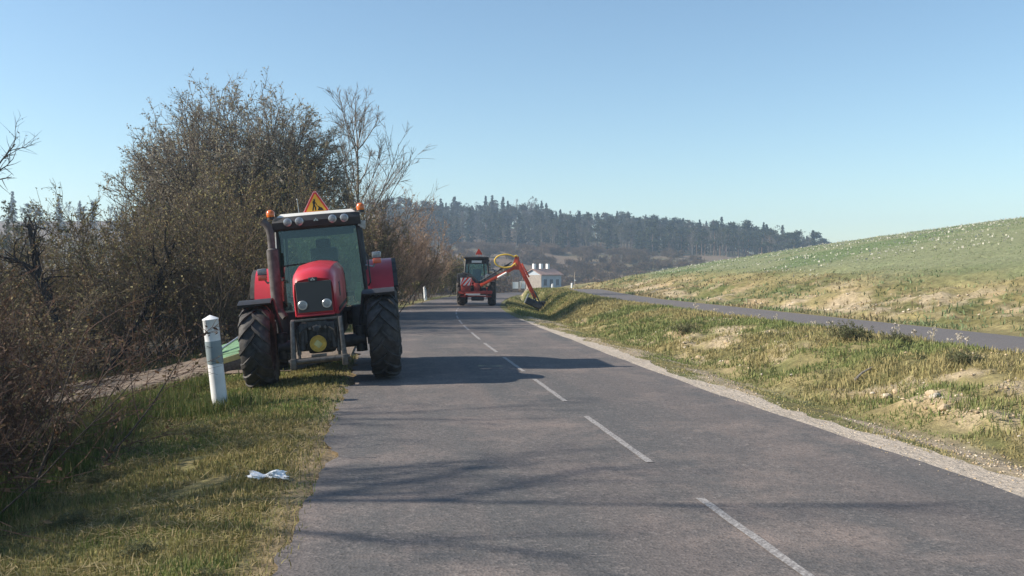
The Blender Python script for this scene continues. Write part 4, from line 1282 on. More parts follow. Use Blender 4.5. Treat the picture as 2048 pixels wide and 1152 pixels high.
# sparse trees along the lower verge, their shade lies across the road
sp_lv = [dict(k=8, wob=.05, up=.03, n=14, t0=.35, ang=.75, angsd=.2, lr=.42, rr=.42),
         dict(k=5, wob=.12, up=.05, n=7, t0=.2, ang=.6, angsd=.25, lr=.5, rr=.5, rmin=.012),
         dict(k=3, wob=.18, up=.02, n=6, t0=.2, ang=.6, angsd=.3, lr=.55, rr=.5, rmin=.008),
         dict(k=2, wob=.2)]
spm = tree_mesh(97, 9.0, .16, (0, 0), sp_lv, 1, .03, GREY, leafp=.25)
for i, (x, y, rz, s_, lb) in enumerate([(-14.5, 12.6, 0.2, 1.15, 'sparse bare tree rising behind the verge thicket'), (-13.2, 8.6, 2.0, 1.1, 'sparse bare tree below the verge')]):
    plant_thing('bare_tree', spm, (x, y, hz(x, y)), rz, s_, lb, 'tree')

# ------------------------------------------------------------------ far wood on the hillside
def conifer_mesh(seed, h=15, w=2.6, col=((.030, .046, .030), (.038, .056, .034), (.024, .038, .028)), low=.15):
    rng = np.random.default_rng(seed)
    tr = Acc()
    pts = np.array([[[0, 0, -1], [0, 0, h * .5], [0, 0, h]]], float); tubes(tr, pts, np.array([[.2, .13, .02]]), 6, (.10, .075, .06))
    cr = Acc()
    N = 520
    t = low + (1 - low) * rng.random(N) ** 1.25
    a = rng.random(N) * 2 * math.pi
    rmax = w * (1 - t) ** .85 * (.75 + .35 * np.sin(t * 55)) + .12
    rr = rmax * np.sqrt(rng.uniform(.15, 1, N))
    pos = np.stack([rr * np.cos(a), rr * np.sin(a), t * h - .28 * rr], -1)
    leaves(cr, rng, pos, .50, col, flat=.5, aspect=.5)
    return tr.mesh('trunk', 'bark'), cr.mesh('crown', 'plant')
def pine_mesh(seed, h=16, w=2.2):
    rng = np.random.default_rng(seed)
    tr = Acc()
    bx = rng.normal(0, .25, 2)
    pts = np.array([[[0, 0, -1], [bx[0], 0, h * .55], [bx[0] * 1.6, bx[1], h * .95]]], float); tubes(tr, pts, np.array([[.22, .16, .06]]), 6, (.20, .13, .095))
    cr = Acc()
    for k in range(11):
        zc_ = h * rng.uniform(.42, .97); a = rng.random() * 6.28; d = w * rng.uniform(.1, .85) * (1.25 - zc_ / h)*1.6
        c0 = np.array([d * math.cos(a) + bx[0], d * math.sin(a), zc_])
        s0 = rng.uniform(.6, 1.15)
        pos = c0 + rng.normal(0, 1, (75, 3)) * np.array([s0 * .75, s0 * .75, s0 * .34])
        leaves(cr, rng, pos, .33, ((.038, .052, .032), (.030, .044, .030), (.050, .062, .036)), aspect=.6)
        tubes(tr, np.array([[[bx[0], 0, zc_ - .8], list(c0)]]), np.array([[.06, .03]]), 4, (.15, .10, .08))
    return tr.mesh('trunk', 'bark'), cr.mesh('crown', 'plant')
def decid_mesh(seed, h=12, col=((.085, .09, .055), (.07, .078, .05), (.105, .11, .06)), twig=(.085, .072, .065)):
    lv = [dict(k=5, wob=.05, up=.03, n=9, t0=.3, ang=.6, lr=.5, rr=.5), dict(k=3, wob=.12, up=.08, n=6, t0=.2, ang=.6, lr=.5, rr=.5, rmin=.03), dict(k=2, wob=.15, up=.05, n=4, t0=.2, ang=.6, lr=.55, rr=.6, rmin=.022), dict(k=1, wob=.15)]
    rng_m = tree_mesh(seed, h, .18, levels=lv, leafn=2, leafs=.20, leafc=col, twig=twig, bark=(.17, .15, .13), leafp=.9)
    return rng_m
con = [conifer_mesh(201, 15, 3.3), conifer_mesh(202, 13, 2.8), conifer_mesh(203, 16, 3.6)]
pin = [pine_mesh(211, 14, 2.6), pine_mesh(212, 13, 3.0), pine_mesh(213, 15.5, 2.4)]
dec = [decid_mesh(221), decid_mesh(222, 11, ((.075, .088, .045), (.085, .098, .05)), (.085, .078, .06)), decid_mesh(223, 12.5, ((.12, .10, .085), (.10, .085, .075)), (.13, .11, .10))]
rng = np.random.default_rng(5)
WOOD = 'trees of the wood on the far hill'
def forest_pos(n, y0, y1, x0, x1, seed):
    rg = np.random.default_rng(seed); out = []
    while len(out) < n:
        y_ = rg.uniform(y0, y1); px = rg.uniform(x0, x1); x_ = (px - 765) / 1900 * y_
        out.append((x_, y_))
    return out
def kind_at(x_, y_, rg):
    px = 765 + 1900 * x_ / y_
    if px > 1560: p = (.05, .15, .80)
    elif px > 1330: p = (.12, .42, .46)
    elif px > 1180: p = (.22, .38, .40)
    else: p = (.32, .26, .42)
    return rg.choice(3, p=p)
LABS = ['dark pointed spruce in the wood on the far hill', 'pine with bare reddish trunk and clumped crown in the wood on the far hill', 'grey-brown leafless broadleaf tree in the wood on the far hill']
NAMES = ['spruce_tree', 'pine_tree', 'broadleaf_tree']
SETS = [con, pin, dec]
def wood_tree(x_, y_, k_, rg, smin=.75, smax=1.1):
    s_ = rg.uniform(smin, smax)
    ms = SETS[k_][rg.integers(0, 3)]
    plant_thing(NAMES[k_], ms, (x_, y_, hz(x_, y_) - .2), rg.uniform(0, 6.28), (s_, s_, s_ * rg.uniform(.85, 1.12)), LABS[k_], 'tree', WOOD)
for (x_, y_) in forest_pos(125, 376, 402, 770, 1640, 31):       # front row
    wood_tree(x_, y_, kind_at(x_, y_, rng), rng, .7, 1.0)
for (x_, y_) in forest_pos(95, 485, 520, 780, 1660, 32):       # skyline
    wood_tree(x_, y_, kind_at(x_, y_, rng), rng, .8, 1.2)
for (x_, y_) in forest_pos(22, 480, 520, 1540, 1800, 33):
    wood_tree(x_, y_, 2 if rng.random() < .85 else 1, rng, .5, .75)
# the mass of the wood between, one body of trees nobody could count
def mesh_np(me):
    v = np.empty(len(me.vertices) * 3, np.float32); me.vertices.foreach_get('co', v); v = v.reshape(-1, 3)
    l_ = np.empty(len(me.loops), np.int32); me.loops.foreach_get('vertex_index', l_)
    c = np.empty(len(me.vertices) * 4, np.float32); me.color_attributes['Col'].data.foreach_get('color', c)
    return v, l_.reshape(-1, 4), c.reshape(-1, 4)[:, :3]
SRC = [[[mesh_np(m_) for m_ in pr] for pr in st] for st in SETS]
def mass(name, spots, label, cat, smin, smax, kinds=None, src=SRC):
    acc = Acc(); rg = np.random.default_rng(len(spots))
    for (x_, y_) in spots:
        k_ = kind_at(x_, y_, rg) if kinds is None else kinds
        pr = src[k_][rg.integers(0, len(src[k_]))]
        a = rg.uniform(0, 6.28); s_ = rg.uniform(smin, smax); ca, sa = math.cos(a) * s_, math.sin(a) * s_
        z_ = hz(x_, y_) - .2
        for v, q, c in pr:
            vv = np.stack([v[:, 0] * ca - v[:, 1] * sa + x_, v[:, 0] * sa + v[:, 1] * ca + y_, v[:, 2] * s_ + z_], -1)
            acc.add(vv, q, None, c * rg.uniform(.65, 1.1))
    o = link(bpy.data.objects.new(name, acc.mesh(name, 'plant')))
    return tag(o, label, cat, kind='stuff')
mass('wood', forest_pos(700, 398, 515, 740, 1680, 41) + forest_pos(200, 420, 540, 1250, 1700, 47) + forest_pos(70, 400, 520, 60, 760, 42), 'blue-green mixed wood covering the far hillside', 'wood', .75, 1.05)
# scrub on the slope below the wood
HS = [[[mesh_np(m_) for m_ in hedge_a]]]
mass('scrub', forest_pos(330, 225, 376, 800, 1420, 43) + forest_pos(20, 190, 230, 870, 1010, 45), 'reddish-brown scrub on the slope below the wood', 'scrub', .6, 1.0, 0, HS)
for i, (px, y_, s_) in enumerate([(905, 150, 1.3), (945, 165, 1.5), (985, 175, 1.2), (1010, 205, 1.0), (1040, 190, .9), (1150, 235, 1.3), (1190, 245, 1.5), (1120, 240, 1.1), (1235, 255, 1.4), (1285, 280, 1.4), (870, 130, 1.1), (1062, 194, .8), (1078, 199, .72)]):
    x_ = (px - 765) / 1900 * y_
    shrub(hedge_a, x_, y_, i * 1.3, (s_, s_, s_ * (.8 if i > 3 else 1.15)), 'brownish bush on the valley floor around the far house', 'bushes around the far house')
# hillside trees glimpsed left, between the thickets
for (x_, y_) in forest_pos(14, 90, 140, 40, 420, 46):
    s_ = rng.uniform(.55, .8)
    plant_thing('broadleaf_tree', dec[rng.integers(0, 3)], (x_, y_, hz(x_, y_)), rng.uniform(0, 6), s_, 'distant grey-brown tree glimpsed behind the left thicket', 'tree', 'trees behind the left thicket')

# ------------------------------------------------------------------ house in the valley
simple('house_wall', (0.36, 0.41, 0.46), 0.85, noise=0.08, scale=2)
simple('house_stone', (0.27, 0.235, 0.20), 0.9, noise=0.2, scale=3)
simple('house_window', (0.06, 0.08, 0.11), 0.15)
simple('roof_tile', (0.27, 0.175, 0.145), 0.85, noise=0.25, scale=3)
simple('chimney_white', (0.78, 0.77, 0.74), 0.8)
simple('wood_grey', (0.30, 0.26, 0.22), 0.85, noise=.2)
HX, HY = 36.0, 212.0
hs = empty('house', (HX, HY, -4.95), (0, 0, math.radians(34)))
tag(hs, 'white two-storey house with brown tiled roof and three white chimneys in the valley', 'house')
W2, D2, E2, R2 = 3.1, 2.7, 5.55, 6.75
b = MB(); b.box((0, 0, E2 / 2 - .5), (2 * W2, 2 * D2, E2 + 1)); 
for sx in (-1, 1):
    b.hexa([(sx * W2 - .15 * (sx > 0), -D2, E2), (sx * W2 + .15 * (sx < 0), -D2, E2), (sx * W2 + .15 * (sx < 0), D2, E2), (sx * W2 - .15 * (sx > 0), D2, E2), (sx * W2 - .15 * (sx > 0), -.02, R2 - .1), (sx * W2 + .15 * (sx < 0), -.02, R2 - .1), (sx * W2 + .15 * (sx < 0), .02, R2 - .1), (sx * W2 - .15 * (sx > 0), .02, R2 - .1)])
b.build('wall', 'house_wall', hs, smooth=False)
b = MB(); b.box((-W2 - .03, 0, E2 / 2 - .5), (.05, 2 * D2 + .02, E2 + .98)); b.build('gable_wall', 'house_stone', hs, smooth=False)
rf = None
for sy_ in (-1, 1):
    b = MB(); b.hexa([(-W2 - .4, sy_ * (D2 + .45), E2 - .14), (W2 + .4, sy_ * (D2 + .45), E2 - .14), (W2 + .4, 0, R2), (-W2 - .4, 0, R2), (-W2 - .4, sy_ * (D2 + .45), E2 + .06), (W2 + .4, sy_ * (D2 + .45), E2 + .06), (W2 + .4, 0, R2 + .2), (-W2 - .4, 0, R2 + .2)])
    r_o = b.build('roof', 'roof_tile', hs, smooth=False); rf = rf or r_o
for xx in (-2.6, -.5, 1.6):
    b = MB(); b.box((xx, .2, R2 + .55), (.6, .6, 1.5), .03); ch = b.build('chimney', 'chimney_white', rf, smooth=False)
for wx in (-1.9, 0, 1.9):
    for wz in (1.2, 3.9):
        b = MB(); b.box((wx, -D2 - .012, wz), (.95, .05, 1.35)); w_ = b.build('window', 'house_window', hs, smooth=False)
        b = MB(); b.box((wx, -D2 - .06, wz - .74), (1.15, .16, .08)); b.build('sill', 'house_stone', w_, smooth=False)
for wy in (-1.5, 1.5):
    b = MB(); b.box((W2 + .012, wy, 3.9), (.05, .95, 1.35)); b.build('window', 'house_window', hs, smooth=False)
# white gate panels with a dark trunk in front
gx_, gy_ = 18.9, 131.0
gt = empty('garden_gate', (gx_, gy_, 1.7 - 37.5 / 1900 * gy_), (0, 0, -.15)); tag(gt, 'white garden gate panels beside the road in front of the house', 'gate')
for i, xx in enumerate((-.55, .42)):
    b = MB(); b.box((xx, .05 * i, .46 + .05 * i), (.80, .05, .92 + .08 * i), .01); b.build('panel', 'chimney_white', gt, smooth=False)
for xx in (-.98, -.08, .86):
    b = MB(); b.box((xx, 0, .45), (.10, .10, 1.1), .01); b.build('gate_post', 'wood_grey', gt, smooth=False)
b = MB(); b.cyl((.1, -.1, -.2), (.45, -.05, 1.5), .05, .03, 8); b.build('brace', 'wood_grey', gt)
# pole and small white posts by the bend
pxp = (1153 - 765) / 1900 * 100
po = empty('utility_pole', (pxp, 100, 1.7 - 33 / 1900 * 100)); tag(po, 'thin pale wooden pole at the far end of the cycle path', 'pole')
b = MB(); b.cyl((0, 0, -.4), (0, 0, 1.55), .055, .045, 10); b.build('shaft', 'house_stone', po)
b = MB(); b.box((.04, -.06, .62), (.20, .05, .16), .01); b.build('plate', 'chimney_white', po)
for px, yy, lb in ((1147, 96, 'small white guide post beside the thin wooden pole'), (1107, 90, 'short white guide post in front of the far house')):
    x_ = (px - 765) / 1900 * yy
    guide_post((x_, yy, min(hz(x_, yy), 1.7 - 36 / 1900 * yy)), .65, .10, (0, 0, 0), lb, False)

# ------------------------------------------------------------------ grass, stones, flowers
def blades(name, label, X, Y, hgt, wid, cols, lean=.5, seed=0, curl=True, cat='grass', zoff=-.01):
    rg = np.random.default_rng(seed); N = len(X)
    Z = height(X, Y) + zoff
    a = rg.random(N) * 6.283
    side = np.stack([np.cos(a), np.sin(a), 0 * a], -1)
    ld = rg.random(N) * 6.283; la = np.abs(rg.normal(0, lean, N))
    tip = np.stack([np.cos(ld) * np.sin(la), np.sin(ld) * np.sin(la), np.cos(la)], -1) * hgt[:, None]
    base = np.stack([X, Y, Z], -1)
    w = wid[:, None] if np.ndim(wid) else wid
    mid = base + tip * .55 + np.array([0, 0, 1]) * (hgt * .10)[:, None]
    v = np.stack([base - side * w / 2, base + side * w / 2, mid + side * w * .35, mid - side * w * .35, base + tip], 1)
    i = np.arange(N)[:, None] * 5
    q = i + np.array([[0, 1, 2, 3]]); t = i + np.array([[3, 2, 4]])
    me = np_mesh(name, v, q, t, np.repeat(cols, 5, 0), 'plant')
    o = link(bpy.data.objects.new(name, me))
    return tag(o, label, cat, kind='stuff')
def pick(rg, pal, N, w=None, var=.2):
    pal = np.array(pal); return pal[rg.choice(len(pal), N, p=w)] * rg.uniform(1 - var, 1 + var, (N, 1))
rg = np.random.default_rng(9)
# left verge: short mown grass, denser close to the camera
N = 230000
Y_ = 3.6 + 15.5 * rg.random(N) ** 1.25
Xo = rg.random(N)
X_ = ledge(Y_) + .02 - (3.9) * Xo
keep = (rg.random(N) < np.where(ledge(Y_) - X_ < .3, .35 * ((ledge(Y_) - X_) / .3 + .25), 1)) & (fbm(X_ * 2.2, Y_ * 2.2, 141, 3) > .22)
keep &= ~((Y_ > 17.3) & (X_ < -.9))
X_, Y_ = X_[keep], Y_[keep]; N = len(X_)
edge = sstep(2.1, 3.1, ledge(Y_) - X_)
gn_ = fbm(X_ * .9, Y_ * .9, 51)
hgt = rg.uniform(.025, .075, N) * (1 + 2.6 * edge * rg.random(N)) * (.7 + .8 * fbm(X_ * 1.3, Y_ * 1.3, 151, 3))
t = np.clip(sstep(.38, .62, gn_) + rg.normal(0, .25, N), 0, 1)[:, None]
cols = np.array([.125, .165, .045]) * (1 - t) + np.array([.22, .195, .075]) * t
cols *= rg.uniform(.7, 1.3, (N, 1))
st = rg.random(N) < .18
cols[st] = pick(rg, ((.34, .27, .13), (.28, .22, .10)), st.sum())
blades('verge_grass', 'short mown grass on the left verge', X_, Y_, hgt, .0045 + .0006 * Y_, cols, .95, 1)
# straw clippings lying flat
N = 9000
Y_ = 3.8 + 10 * rg.random(N) ** 1.2; X_ = ledge(Y_) - .1 - 2.6 * rg.random(N)
kp = fbm(X_ * 1.1, Y_ * 1.6, 161, 3) > .47; X_, Y_ = X_[kp], Y_[kp]; N = len(X_)
blades('straw_clippings', 'pale dry clippings strewn over the left verge', X_, Y_, rg.uniform(.05, .17, N), np.full(N, .006), pick(rg, ((.40, .32, .17), (.34, .27, .14), (.28, .21, .10)), N), 0, 2, zoff=.03, cat='clippings')
o = bpy.data.objects['straw_clippings']; co = np.empty(len(o.data.vertices) * 3, np.float32); o.data.vertices.foreach_get('co', co); co = co.reshape(-1, 5, 3)
rot = rg.random(N) * 6.283
b0_ = co[:, :1].copy(); ln = (co[:, 4] - co[:, 0]); ll = np.linalg.norm(ln, axis=1)
dirs_ = np.stack([np.cos(rot), np.sin(rot), rg.normal(.08, .15, N)], -1); sd_ = np.stack([-np.sin(rot), np.cos(rot), 0 * rot], -1)
bb = b0_[:, 0]
for i_, (f_, s_) in enumerate(((0, -1), (0, 1), (.55, .8), (.55, -.8), (1, 0))):
    co[:, i_] = bb + dirs_ * (ll * f_)[:, None] + sd_ * .003 * s_
o.data.vertices.foreach_set('co', co.ravel()); o.data.update()
# long grass along the bottom of the left verge and round the post
N = 26000
Y_ = 4 + 16 * rg.random(N); X_ = ledge(Y_) - 2.3 - 1.5 * np.abs(rg.normal(0, .55, N))
c1 = rg.random(N) < .14; X_[c1] = -2.2 + rg.normal(0, .3, c1.sum()); Y_[c1] = 12.75 + rg.normal(0, .3, c1.sum())
kp = ~((Y_ > 17.2)); X_, Y_ = X_[kp], Y_[kp]; N = len(X_)
blades('long_grass', 'uncut green grass along the foot of the left verge', X_, Y_, rg.uniform(.08, .26, N), np.full(N, .009), pick(rg, ((.075, .11, .028), (.10, .13, .035), (.15, .14, .05), (.24, .20, .10)), N, (.4, .33, .17, .1)), .42, 3)
# grass beyond the track and under the tractor
N = 16000
Y_ = 17 + 22 * rg.random(N); X_ = ledge(Y_) - .1 - 8.5 * rg.random(N)
ontrack = (Y_ < 26.5) & (X_ > np.interp(Y_, [16.9, 18, 19.5, 22, 24.5, 26.5], [-1.6, -3.8, -5.2, -9.5, -9.8, -7.0])) & (Y_ > 17.2)
kp = ~ontrack; X_, Y_ = X_[kp], Y_[kp]; N = len(X_)
blades('track_side_grass', 'rough grass around the dirt track', X_, Y_, rg.uniform(.07, .24, N), np.full(N, .02), pick(rg, ((.085, .11, .03), (.13, .13, .045), (.22, .18, .09)), N, (.45, .35, .2)), .5, 4)
# right verge and lower bank
N = 190000
Y_ = 5 + 55 * rg.random(N) ** 1.7
r_ = redge(Y_); p1_ = path1(Y_)
X_ = r_ + .35 + (p1_ - r_ - .3) * rg.random(N)
bm_ = bare_mask(X_, Y_)
gravelly = (X_ - r_ < 1.15) * sstep(.40, .60, fbm(X_ * 2.6, Y_ * .7, 71, 4))
patch_ = fbm(X_ * 1.5, Y_ * 1.5, 171, 3)
kp = (rg.random(N) > .93 * bm_) & (rg.random(N) > .9 * gravelly) & (patch_ > .30)
X_, Y_ = X_[kp], Y_[kp]; patch_ = patch_[kp]; N = len(X_)
on_bank = sstep(1.0, 1.7, X_ - redge(Y_))
hgt = rg.uniform(.02, .07, N) * (.6 + 1.1 * on_bank) * (.5 + 1.1 * patch_)
t = np.clip(sstep(.38, .60, fbm(X_ * .6, Y_ * .5, 81)) + rg.normal(0, .25, N), 0, 1)[:, None]
cols = (np.array([.170, .205, .072]) * (1 - t) + np.array([.34, .285, .135]) * t) * rg.uniform(.7, 1.3, (N, 1))
blades('bank_grass', 'patchy green and straw grass on the roadside bank', X_, Y_, hgt, .006 + .0007 * Y_, cols, .75, 5)
N = 26000
Y_ = 36 + 34 * rg.random(N); r_ = redge(Y_); X_ = r_ + .3 + (path1(Y_) - r_ - .3) * rg.random(N)
t = np.clip(fbm(X_ * .8, Y_ * .5, 83) * 1.6 - .3 + rg.normal(0, .2, N), 0, 1)[:, None]
blades('ditch_grass', 'rough grass in the ditch below the hedge cutter head', X_, Y_, rg.uniform(.05, .20, N), np.full(N, .035), (np.array([.13, .165, .055]) * (1 - t) + np.array([.31, .26, .12]) * t) * rg.uniform(.7, 1.3, (N, 1)), .7, 15)
# upper bank and field, tussocks
N = 70000
Y_ = 8 + 100 * rg.random(N) ** 1.5
X_ = path1(Y_) + 2.5 + 40 * rg.random(N) ** 1.6
bm_ = bare_mask(X_, Y_)
kp = (rg.random(N) > .9 * bm_) & (fbm(X_ * .9, Y_ * .9, 181, 3) > .36)
X_, Y_ = X_[kp], Y_[kp]; N = len(X_)
infield = sstep(6.5, 9.5, X_ - path1(Y_))
t = np.clip((1 - infield) * sstep(.35, .6, fbm(X_ * .5, Y_ * .4, 82)) + rg.normal(0, .15, N), 0, 1)[:, None]
cols = (np.array([.165, .215, .105]) * (1 - t) + np.array([.30, .235, .135]) * t) * rg.uniform(.7, 1.35, (N, 1))
blades('field_grass', 'green crop and grass on the upper bank and field', X_, Y_, rg.uniform(.05, .16, N) * (1 - .55 * infield), (.012 + .0011 * Y_) * (1 - .35 * infield), cols, .8, 6)
# white flowers / pale stones over the field
N = 20000
Y_ = 12 + 150 * rg.random(N) ** 1.3
X_ = path1(Y_) + 7.5 + 34 * rg.random(N)
kp = fbm(X_ * .22, Y_ * .13, 191, 3) > .47; X_, Y_ = X_[kp], Y_[kp]; N = len(X_)
ac = Acc(); pos = np.stack([X_, Y_, height(X_, Y_) + .08], -1)
leaves(ac, rg, pos, .038, ((.45, .44, .37), (.40, .39, .31), (.50, .48, .42)), aspect=.9)
o = link(bpy.data.objects.new('field_flowers', ac.mesh('field_flowers', 'plant'))); tag(o, 'small whitish flowers scattered over the green field', 'flowers', kind='stuff')

# rubble on the bare patches
def rock_mesh(seed, sub=2):
    bm = bmesh.new(); bmesh.ops.create_icosphere(bm, subdivisions=sub, radius=1)
    rr = np.random.default_rng(seed); ax = nrm(rr.normal(0, 1, (7, 3))); dd = rr.uniform(.5, .85, 7)
    for v in bm.verts:
        p = np.array(v.co)
        for a_, d_ in zip(ax, dd):
            s_ = p @ a_
            if s_ > d_: p = p - a_ * (s_ - d_)
        v.co = p * np.array([1, .8, .6])
    me = bpy.data.meshes.new('rock'); bm.to_mesh(me); bm.free()
    a = me.color_attributes.new('Col', 'FLOAT_COLOR', 'POINT')
    c_ = np.array([(.50, .42, .31), (.46, .36, .24), (.52, .46, .37), (.44, .34, .22)][seed % 4])
    cc_ = np.ones((len(me.vertices), 4), np.float32); cc_[:, :3] = c_; a.data.foreach_set('color', cc_.ravel())
    me.materials.append(MATS['rock'])
    return me
rocks = [rock_mesh(i) for i in range(6)]
oct_v = np.array([[1, 0, 0], [-1, 0, 0], [0, 1, 0], [0, -1, 0], [0, 0, 1], [0, 0, -.5]], float)
oct_t = np.array([[0, 2, 4], [2, 1, 4], [1, 3, 4], [3, 0, 4], [2, 0, 5], [1, 2, 5], [3, 1, 5], [0, 3, 5]])
def rubble(name, label, N, yr, xr, smin, smax, seed, maskf, pal=((.50, .42, .31), (.45, .35, .23), (.54, .48, .39), (.40, .30, .19))):
    rg = np.random.default_rng(seed)
    Y_ = yr[0] + (yr[1] - yr[0]) * rg.random(N) ** 1.5; X_ = xr(Y_, rg.random(N))
    kp = rg.random(N) < maskf(X_, Y_); X_, Y_ = X_[kp], Y_[kp]; n = len(X_)
    s = smin + (smax - smin) * rg.random(n) ** 3
    v = oct_v[None] * rg.uniform(.55, 1.2, (n, 6, 1)) * s[:, None, None] * np.array([1, 1, .65])
    a = rg.random(n) * 6.28; ca, sa = np.cos(a)[:, None], np.sin(a)[:, None]
    vx = v[..., 0] * ca - v[..., 1] * sa; vy = v[..., 0] * sa + v[..., 1] * ca
    v = np.stack([vx + X_[:, None], vy + Y_[:, None], v[..., 2] + (height(X_, Y_) + s * .15)[:, None]], -1)
    t = (np.arange(n)[:, None, None] * 6 + oct_t[None]).reshape(-1, 3)
    me = np_mesh(name, v, None, t, np.repeat(pick(rg, pal, n), 6, 0), 'rock')
    o = link(bpy.data.objects.new(name, me)); tag(o, label, 'stones', kind='stuff')
rubble('bank_rubble', 'pale limestone rubble on bare patches of the banks', 16000, (6, 60), lambda Y, u: redge(Y) + 1.6 + (path1(Y) - redge(Y) - 1.6) * u, .006, .05, 21, bare_mask)
rubble('upper_rubble', 'pale limestone rubble along the foot of the upper bank', 9000, (9, 90), lambda Y, u: path1(Y) + 2.8 + 5 * u, .012, .07, 22, bare_mask)
rubble('verge_gravel', 'loose pale gravel along the right shoulder', 12000, (5, 34), lambda Y, u: redge(Y) - .08 + 1.3 * u ** 1.6, .004, .022, 23, lambda X, Y: np.where(X - redge(Y) < .5, .9, sstep(.42, .6, fbm(X * 2.6, Y * .7, 71, 4))))
rubble('edge_chippings', 'loose chippings along the left asphalt edge', 9000, (3.5, 16), lambda Y, u: ledge(Y) + .0 + .95 * u ** 1.3, .003, .008, 24, lambda X, Y: sstep(.35, .6, fbm(X * 2, Y * 1.2, 75, 3)), ((.30, .26, .23), (.24, .20, .18), (.36, .32, .28)))
rg = np.random.default_rng(55); nrk = 0
while nrk < 24:
    y_ = rg.uniform(8, 26); x_ = redge(y_) + rg.uniform(1.7, 4.6)
    if bare_mask(np.array([x_]), np.array([y_]))[0] < .45: continue
    o = link(bpy.data.objects.new('rock', rocks[rg.integers(0, 6)])); s_ = rg.uniform(.04, .10)
    o.location = (x_, y_, hz(x_, y_) + s_ * .2); o.scale = (s_, s_, s_); o.rotation_euler = (rg.normal(0, .3), rg.normal(0, .3), rg.uniform(0, 6))
    tag(o, 'pale limestone lump on a bare patch of the roadside bank', 'rock', 'limestone lumps on the bank'); nrk += 1
# leafy clumps on the bank rim
clump = shrub_mesh(61, .62, .5, 40, 6, 5, 3, .02, ((.12, .135, .065), (.10, .12, .05), (.16, .16, .09)), (.16, .14, .08), tw=.0035)
for x_, y_, s_, lb in [(8.1, 15.6, .62, 'grey-green bushy weed clump on the rim of the bank below the cycle path'), (8.4, 14.6, .40, 'small green weed tuft beside the grey-green clump on the bank rim'), (7.1, 21.5, .5, 'dark green weed tuft halfway up the roadside bank'), (7.9, 12.0, .45, 'low weed clump in front of the white rubble patch')]:
    plant_thing('weed_clump', clump, (x_, y_, hz(x_, y_) - .03), x_, s_, lb, 'weed')
for x_, y_, s_ in [(-1.5, 6.2, .16), (-2.3, 7.4, .2), (-1.3, 9.6, .18), (-2.0, 10.8, .2), (-0.95, 5.4, .14), (-2.6, 9.1, .22), (-1.7, 12.2, .2)]:
    plant_thing('weed_clump', clump, (x_, y_, hz(x_, y_) - .02), x_ * 3, (s_ * 1.3, s_ * 1.3, s_), 'small leafy weed rosette in the mown left verge', 'weed', 'weed rosettes in the verge')
# dry umbel stalks beside the path
def umbel_mesh(seed, n=3):
    rr = np.random.default_rng(seed); ac = Acc()
    for k in range(n):
        d = nrm(np.array([rr.normal(0, .28), rr.normal(0, .28), 1.])); L_ = rr.uniform(.22, .42)
        b_ = np.array([rr.normal(0, .05), rr.normal(0, .05), -.04])
        pts = np.array([[b_, b_ + d * L_ * .5, b_ + d * L_]]); tubes(ac, pts, np.array([[.006, .005, .004]]), 4, (.42, .36, .24))
        top = b_ + d * L_
        for j in range(7):
            e_ = nrm(d + rr.normal(0, .55, 3)) * .06
            tubes(ac, np.array([[top, top + e_]]), np.array([[.003, .002]]), 3, (.42, .36, .26))
            leaves(ac, rr, (top + e_)[None] + rr.normal(0, .008, (5, 3)), .013, ((.62, .56, .48),), aspect=.9)
    return ac.mesh('stalks', 'plant')
um = [umbel_mesh(i, 2 + i) for i in range(3)]
for i, (px, py) in enumerate([(1655, 672), (1660, 668), (1845, 690), (1890, 688), (1965, 700), (1990, 704), (2005, 702), (1700, 660), (1575, 648), (1540, 642), (1440, 628), (1400, 624), (1770, 664), (1480, 634), (1930, 700)]):
    x_ = 9.0 - .12 * (i % 3); y_ = 1900 * x_ / (px - 765 + (x_ / 20) * 20)
    o = link(bpy.data.objects.new('dry_stalk', um[i % 3])); o.location = (x_, y_, hz(x_, y_)); o.rotation_euler = (0, 0, i); s_ = .5 + .09 * (i % 4); o.scale = (s_, s_, s_)
    tag(o, 'dry pale umbel stalks on the bank rim beside the cycle path', 'dry weed', 'dry stalks along the cycle path')
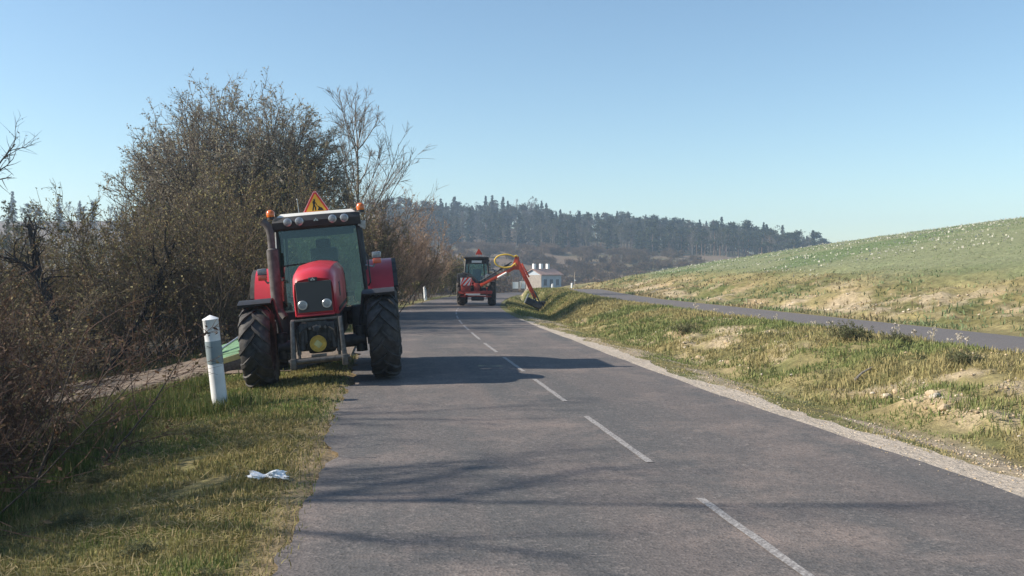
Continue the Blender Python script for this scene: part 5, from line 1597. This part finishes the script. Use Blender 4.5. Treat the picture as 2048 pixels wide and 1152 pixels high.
# a stick lying on the bank
b = MB(); b.tube([(0, 0, 0), (.25, .1, .02), (.6, .22, .0), (.95, .42, .03)], [.018, .016, .014, .008], 6)
x_, y_ = 6.9, 12.7
b.build('stick', 'wood_grey', None, loc=(x_ - .3, y_ - .1, hz(x_ - .3, y_ - .1) + .06), rot=(0, math.radians(-14), .3))
tag(bpy.data.objects['stick'], 'grey dead stick lying on the roadside bank', 'stick')
# litter bag on the verge
bm = bmesh.new(); bmesh.ops.create_icosphere(bm, subdivisions=4, radius=1)
for v in bm.verts:
    x, y, z = v.co
    lobe = 1 - .55 * math.exp(-((x + .10) / .22) ** 2)
    n1_ = float(fbm(np.array([x * 3 + 7]), np.array([y * 3 + z * 2.5]), 5)[0]) - .5; n2_ = float(fbm(np.array([x * 9]), np.array([y * 8 + z * 7]), 8)[0]) - .5
    v.co = Vector((x * .15, y * .075 * lobe, z * .026 * lobe)) * (1 + n1_ * 1.5 + n2_ * 1.2) + Vector((0, .02 * math.sin(x * 4), .012 * math.sin(x * 5)))
me = bpy.data.meshes.new('plastic_bag'); bm.to_mesh(me); bm.free(); me.materials.append(MATS['white_plastic'])
o = link(bpy.data.objects.new('plastic_bag', me)); o.location = (-.92, 7.85, hz(-.92, 7.85) + .05); o.rotation_euler = (0, .05, -.15)
tag(o, 'crumpled white plastic bag lying on the grass verge', 'plastic bag')

# ------------------------------------------------------------------ air
m = bpy.data.materials.new('haze'); m.use_nodes = True; nt = m.node_tree
for n in list(nt.nodes):
    if n.type != 'OUTPUT_MATERIAL': nt.nodes.remove(n)
pv = nt.nodes.new('ShaderNodeVolumePrincipled'); pv.inputs['Color'].default_value = (.60, .78, 1, 1); pv.inputs['Density'].default_value = HAZE_D; pv.inputs['Anisotropy'].default_value = .2
nt.links.new(pv.outputs[0], nt.nodes['Material Output'].inputs['Volume'])
MATS['haze'] = m
b = MB(); b.box((0, 420, 21), (1812, 972, 66)); hzb = b.build('haze', 'haze', None, smooth=False)
tag(hzb, 'thin bluish air over the valley', 'haze', kind='stuff')
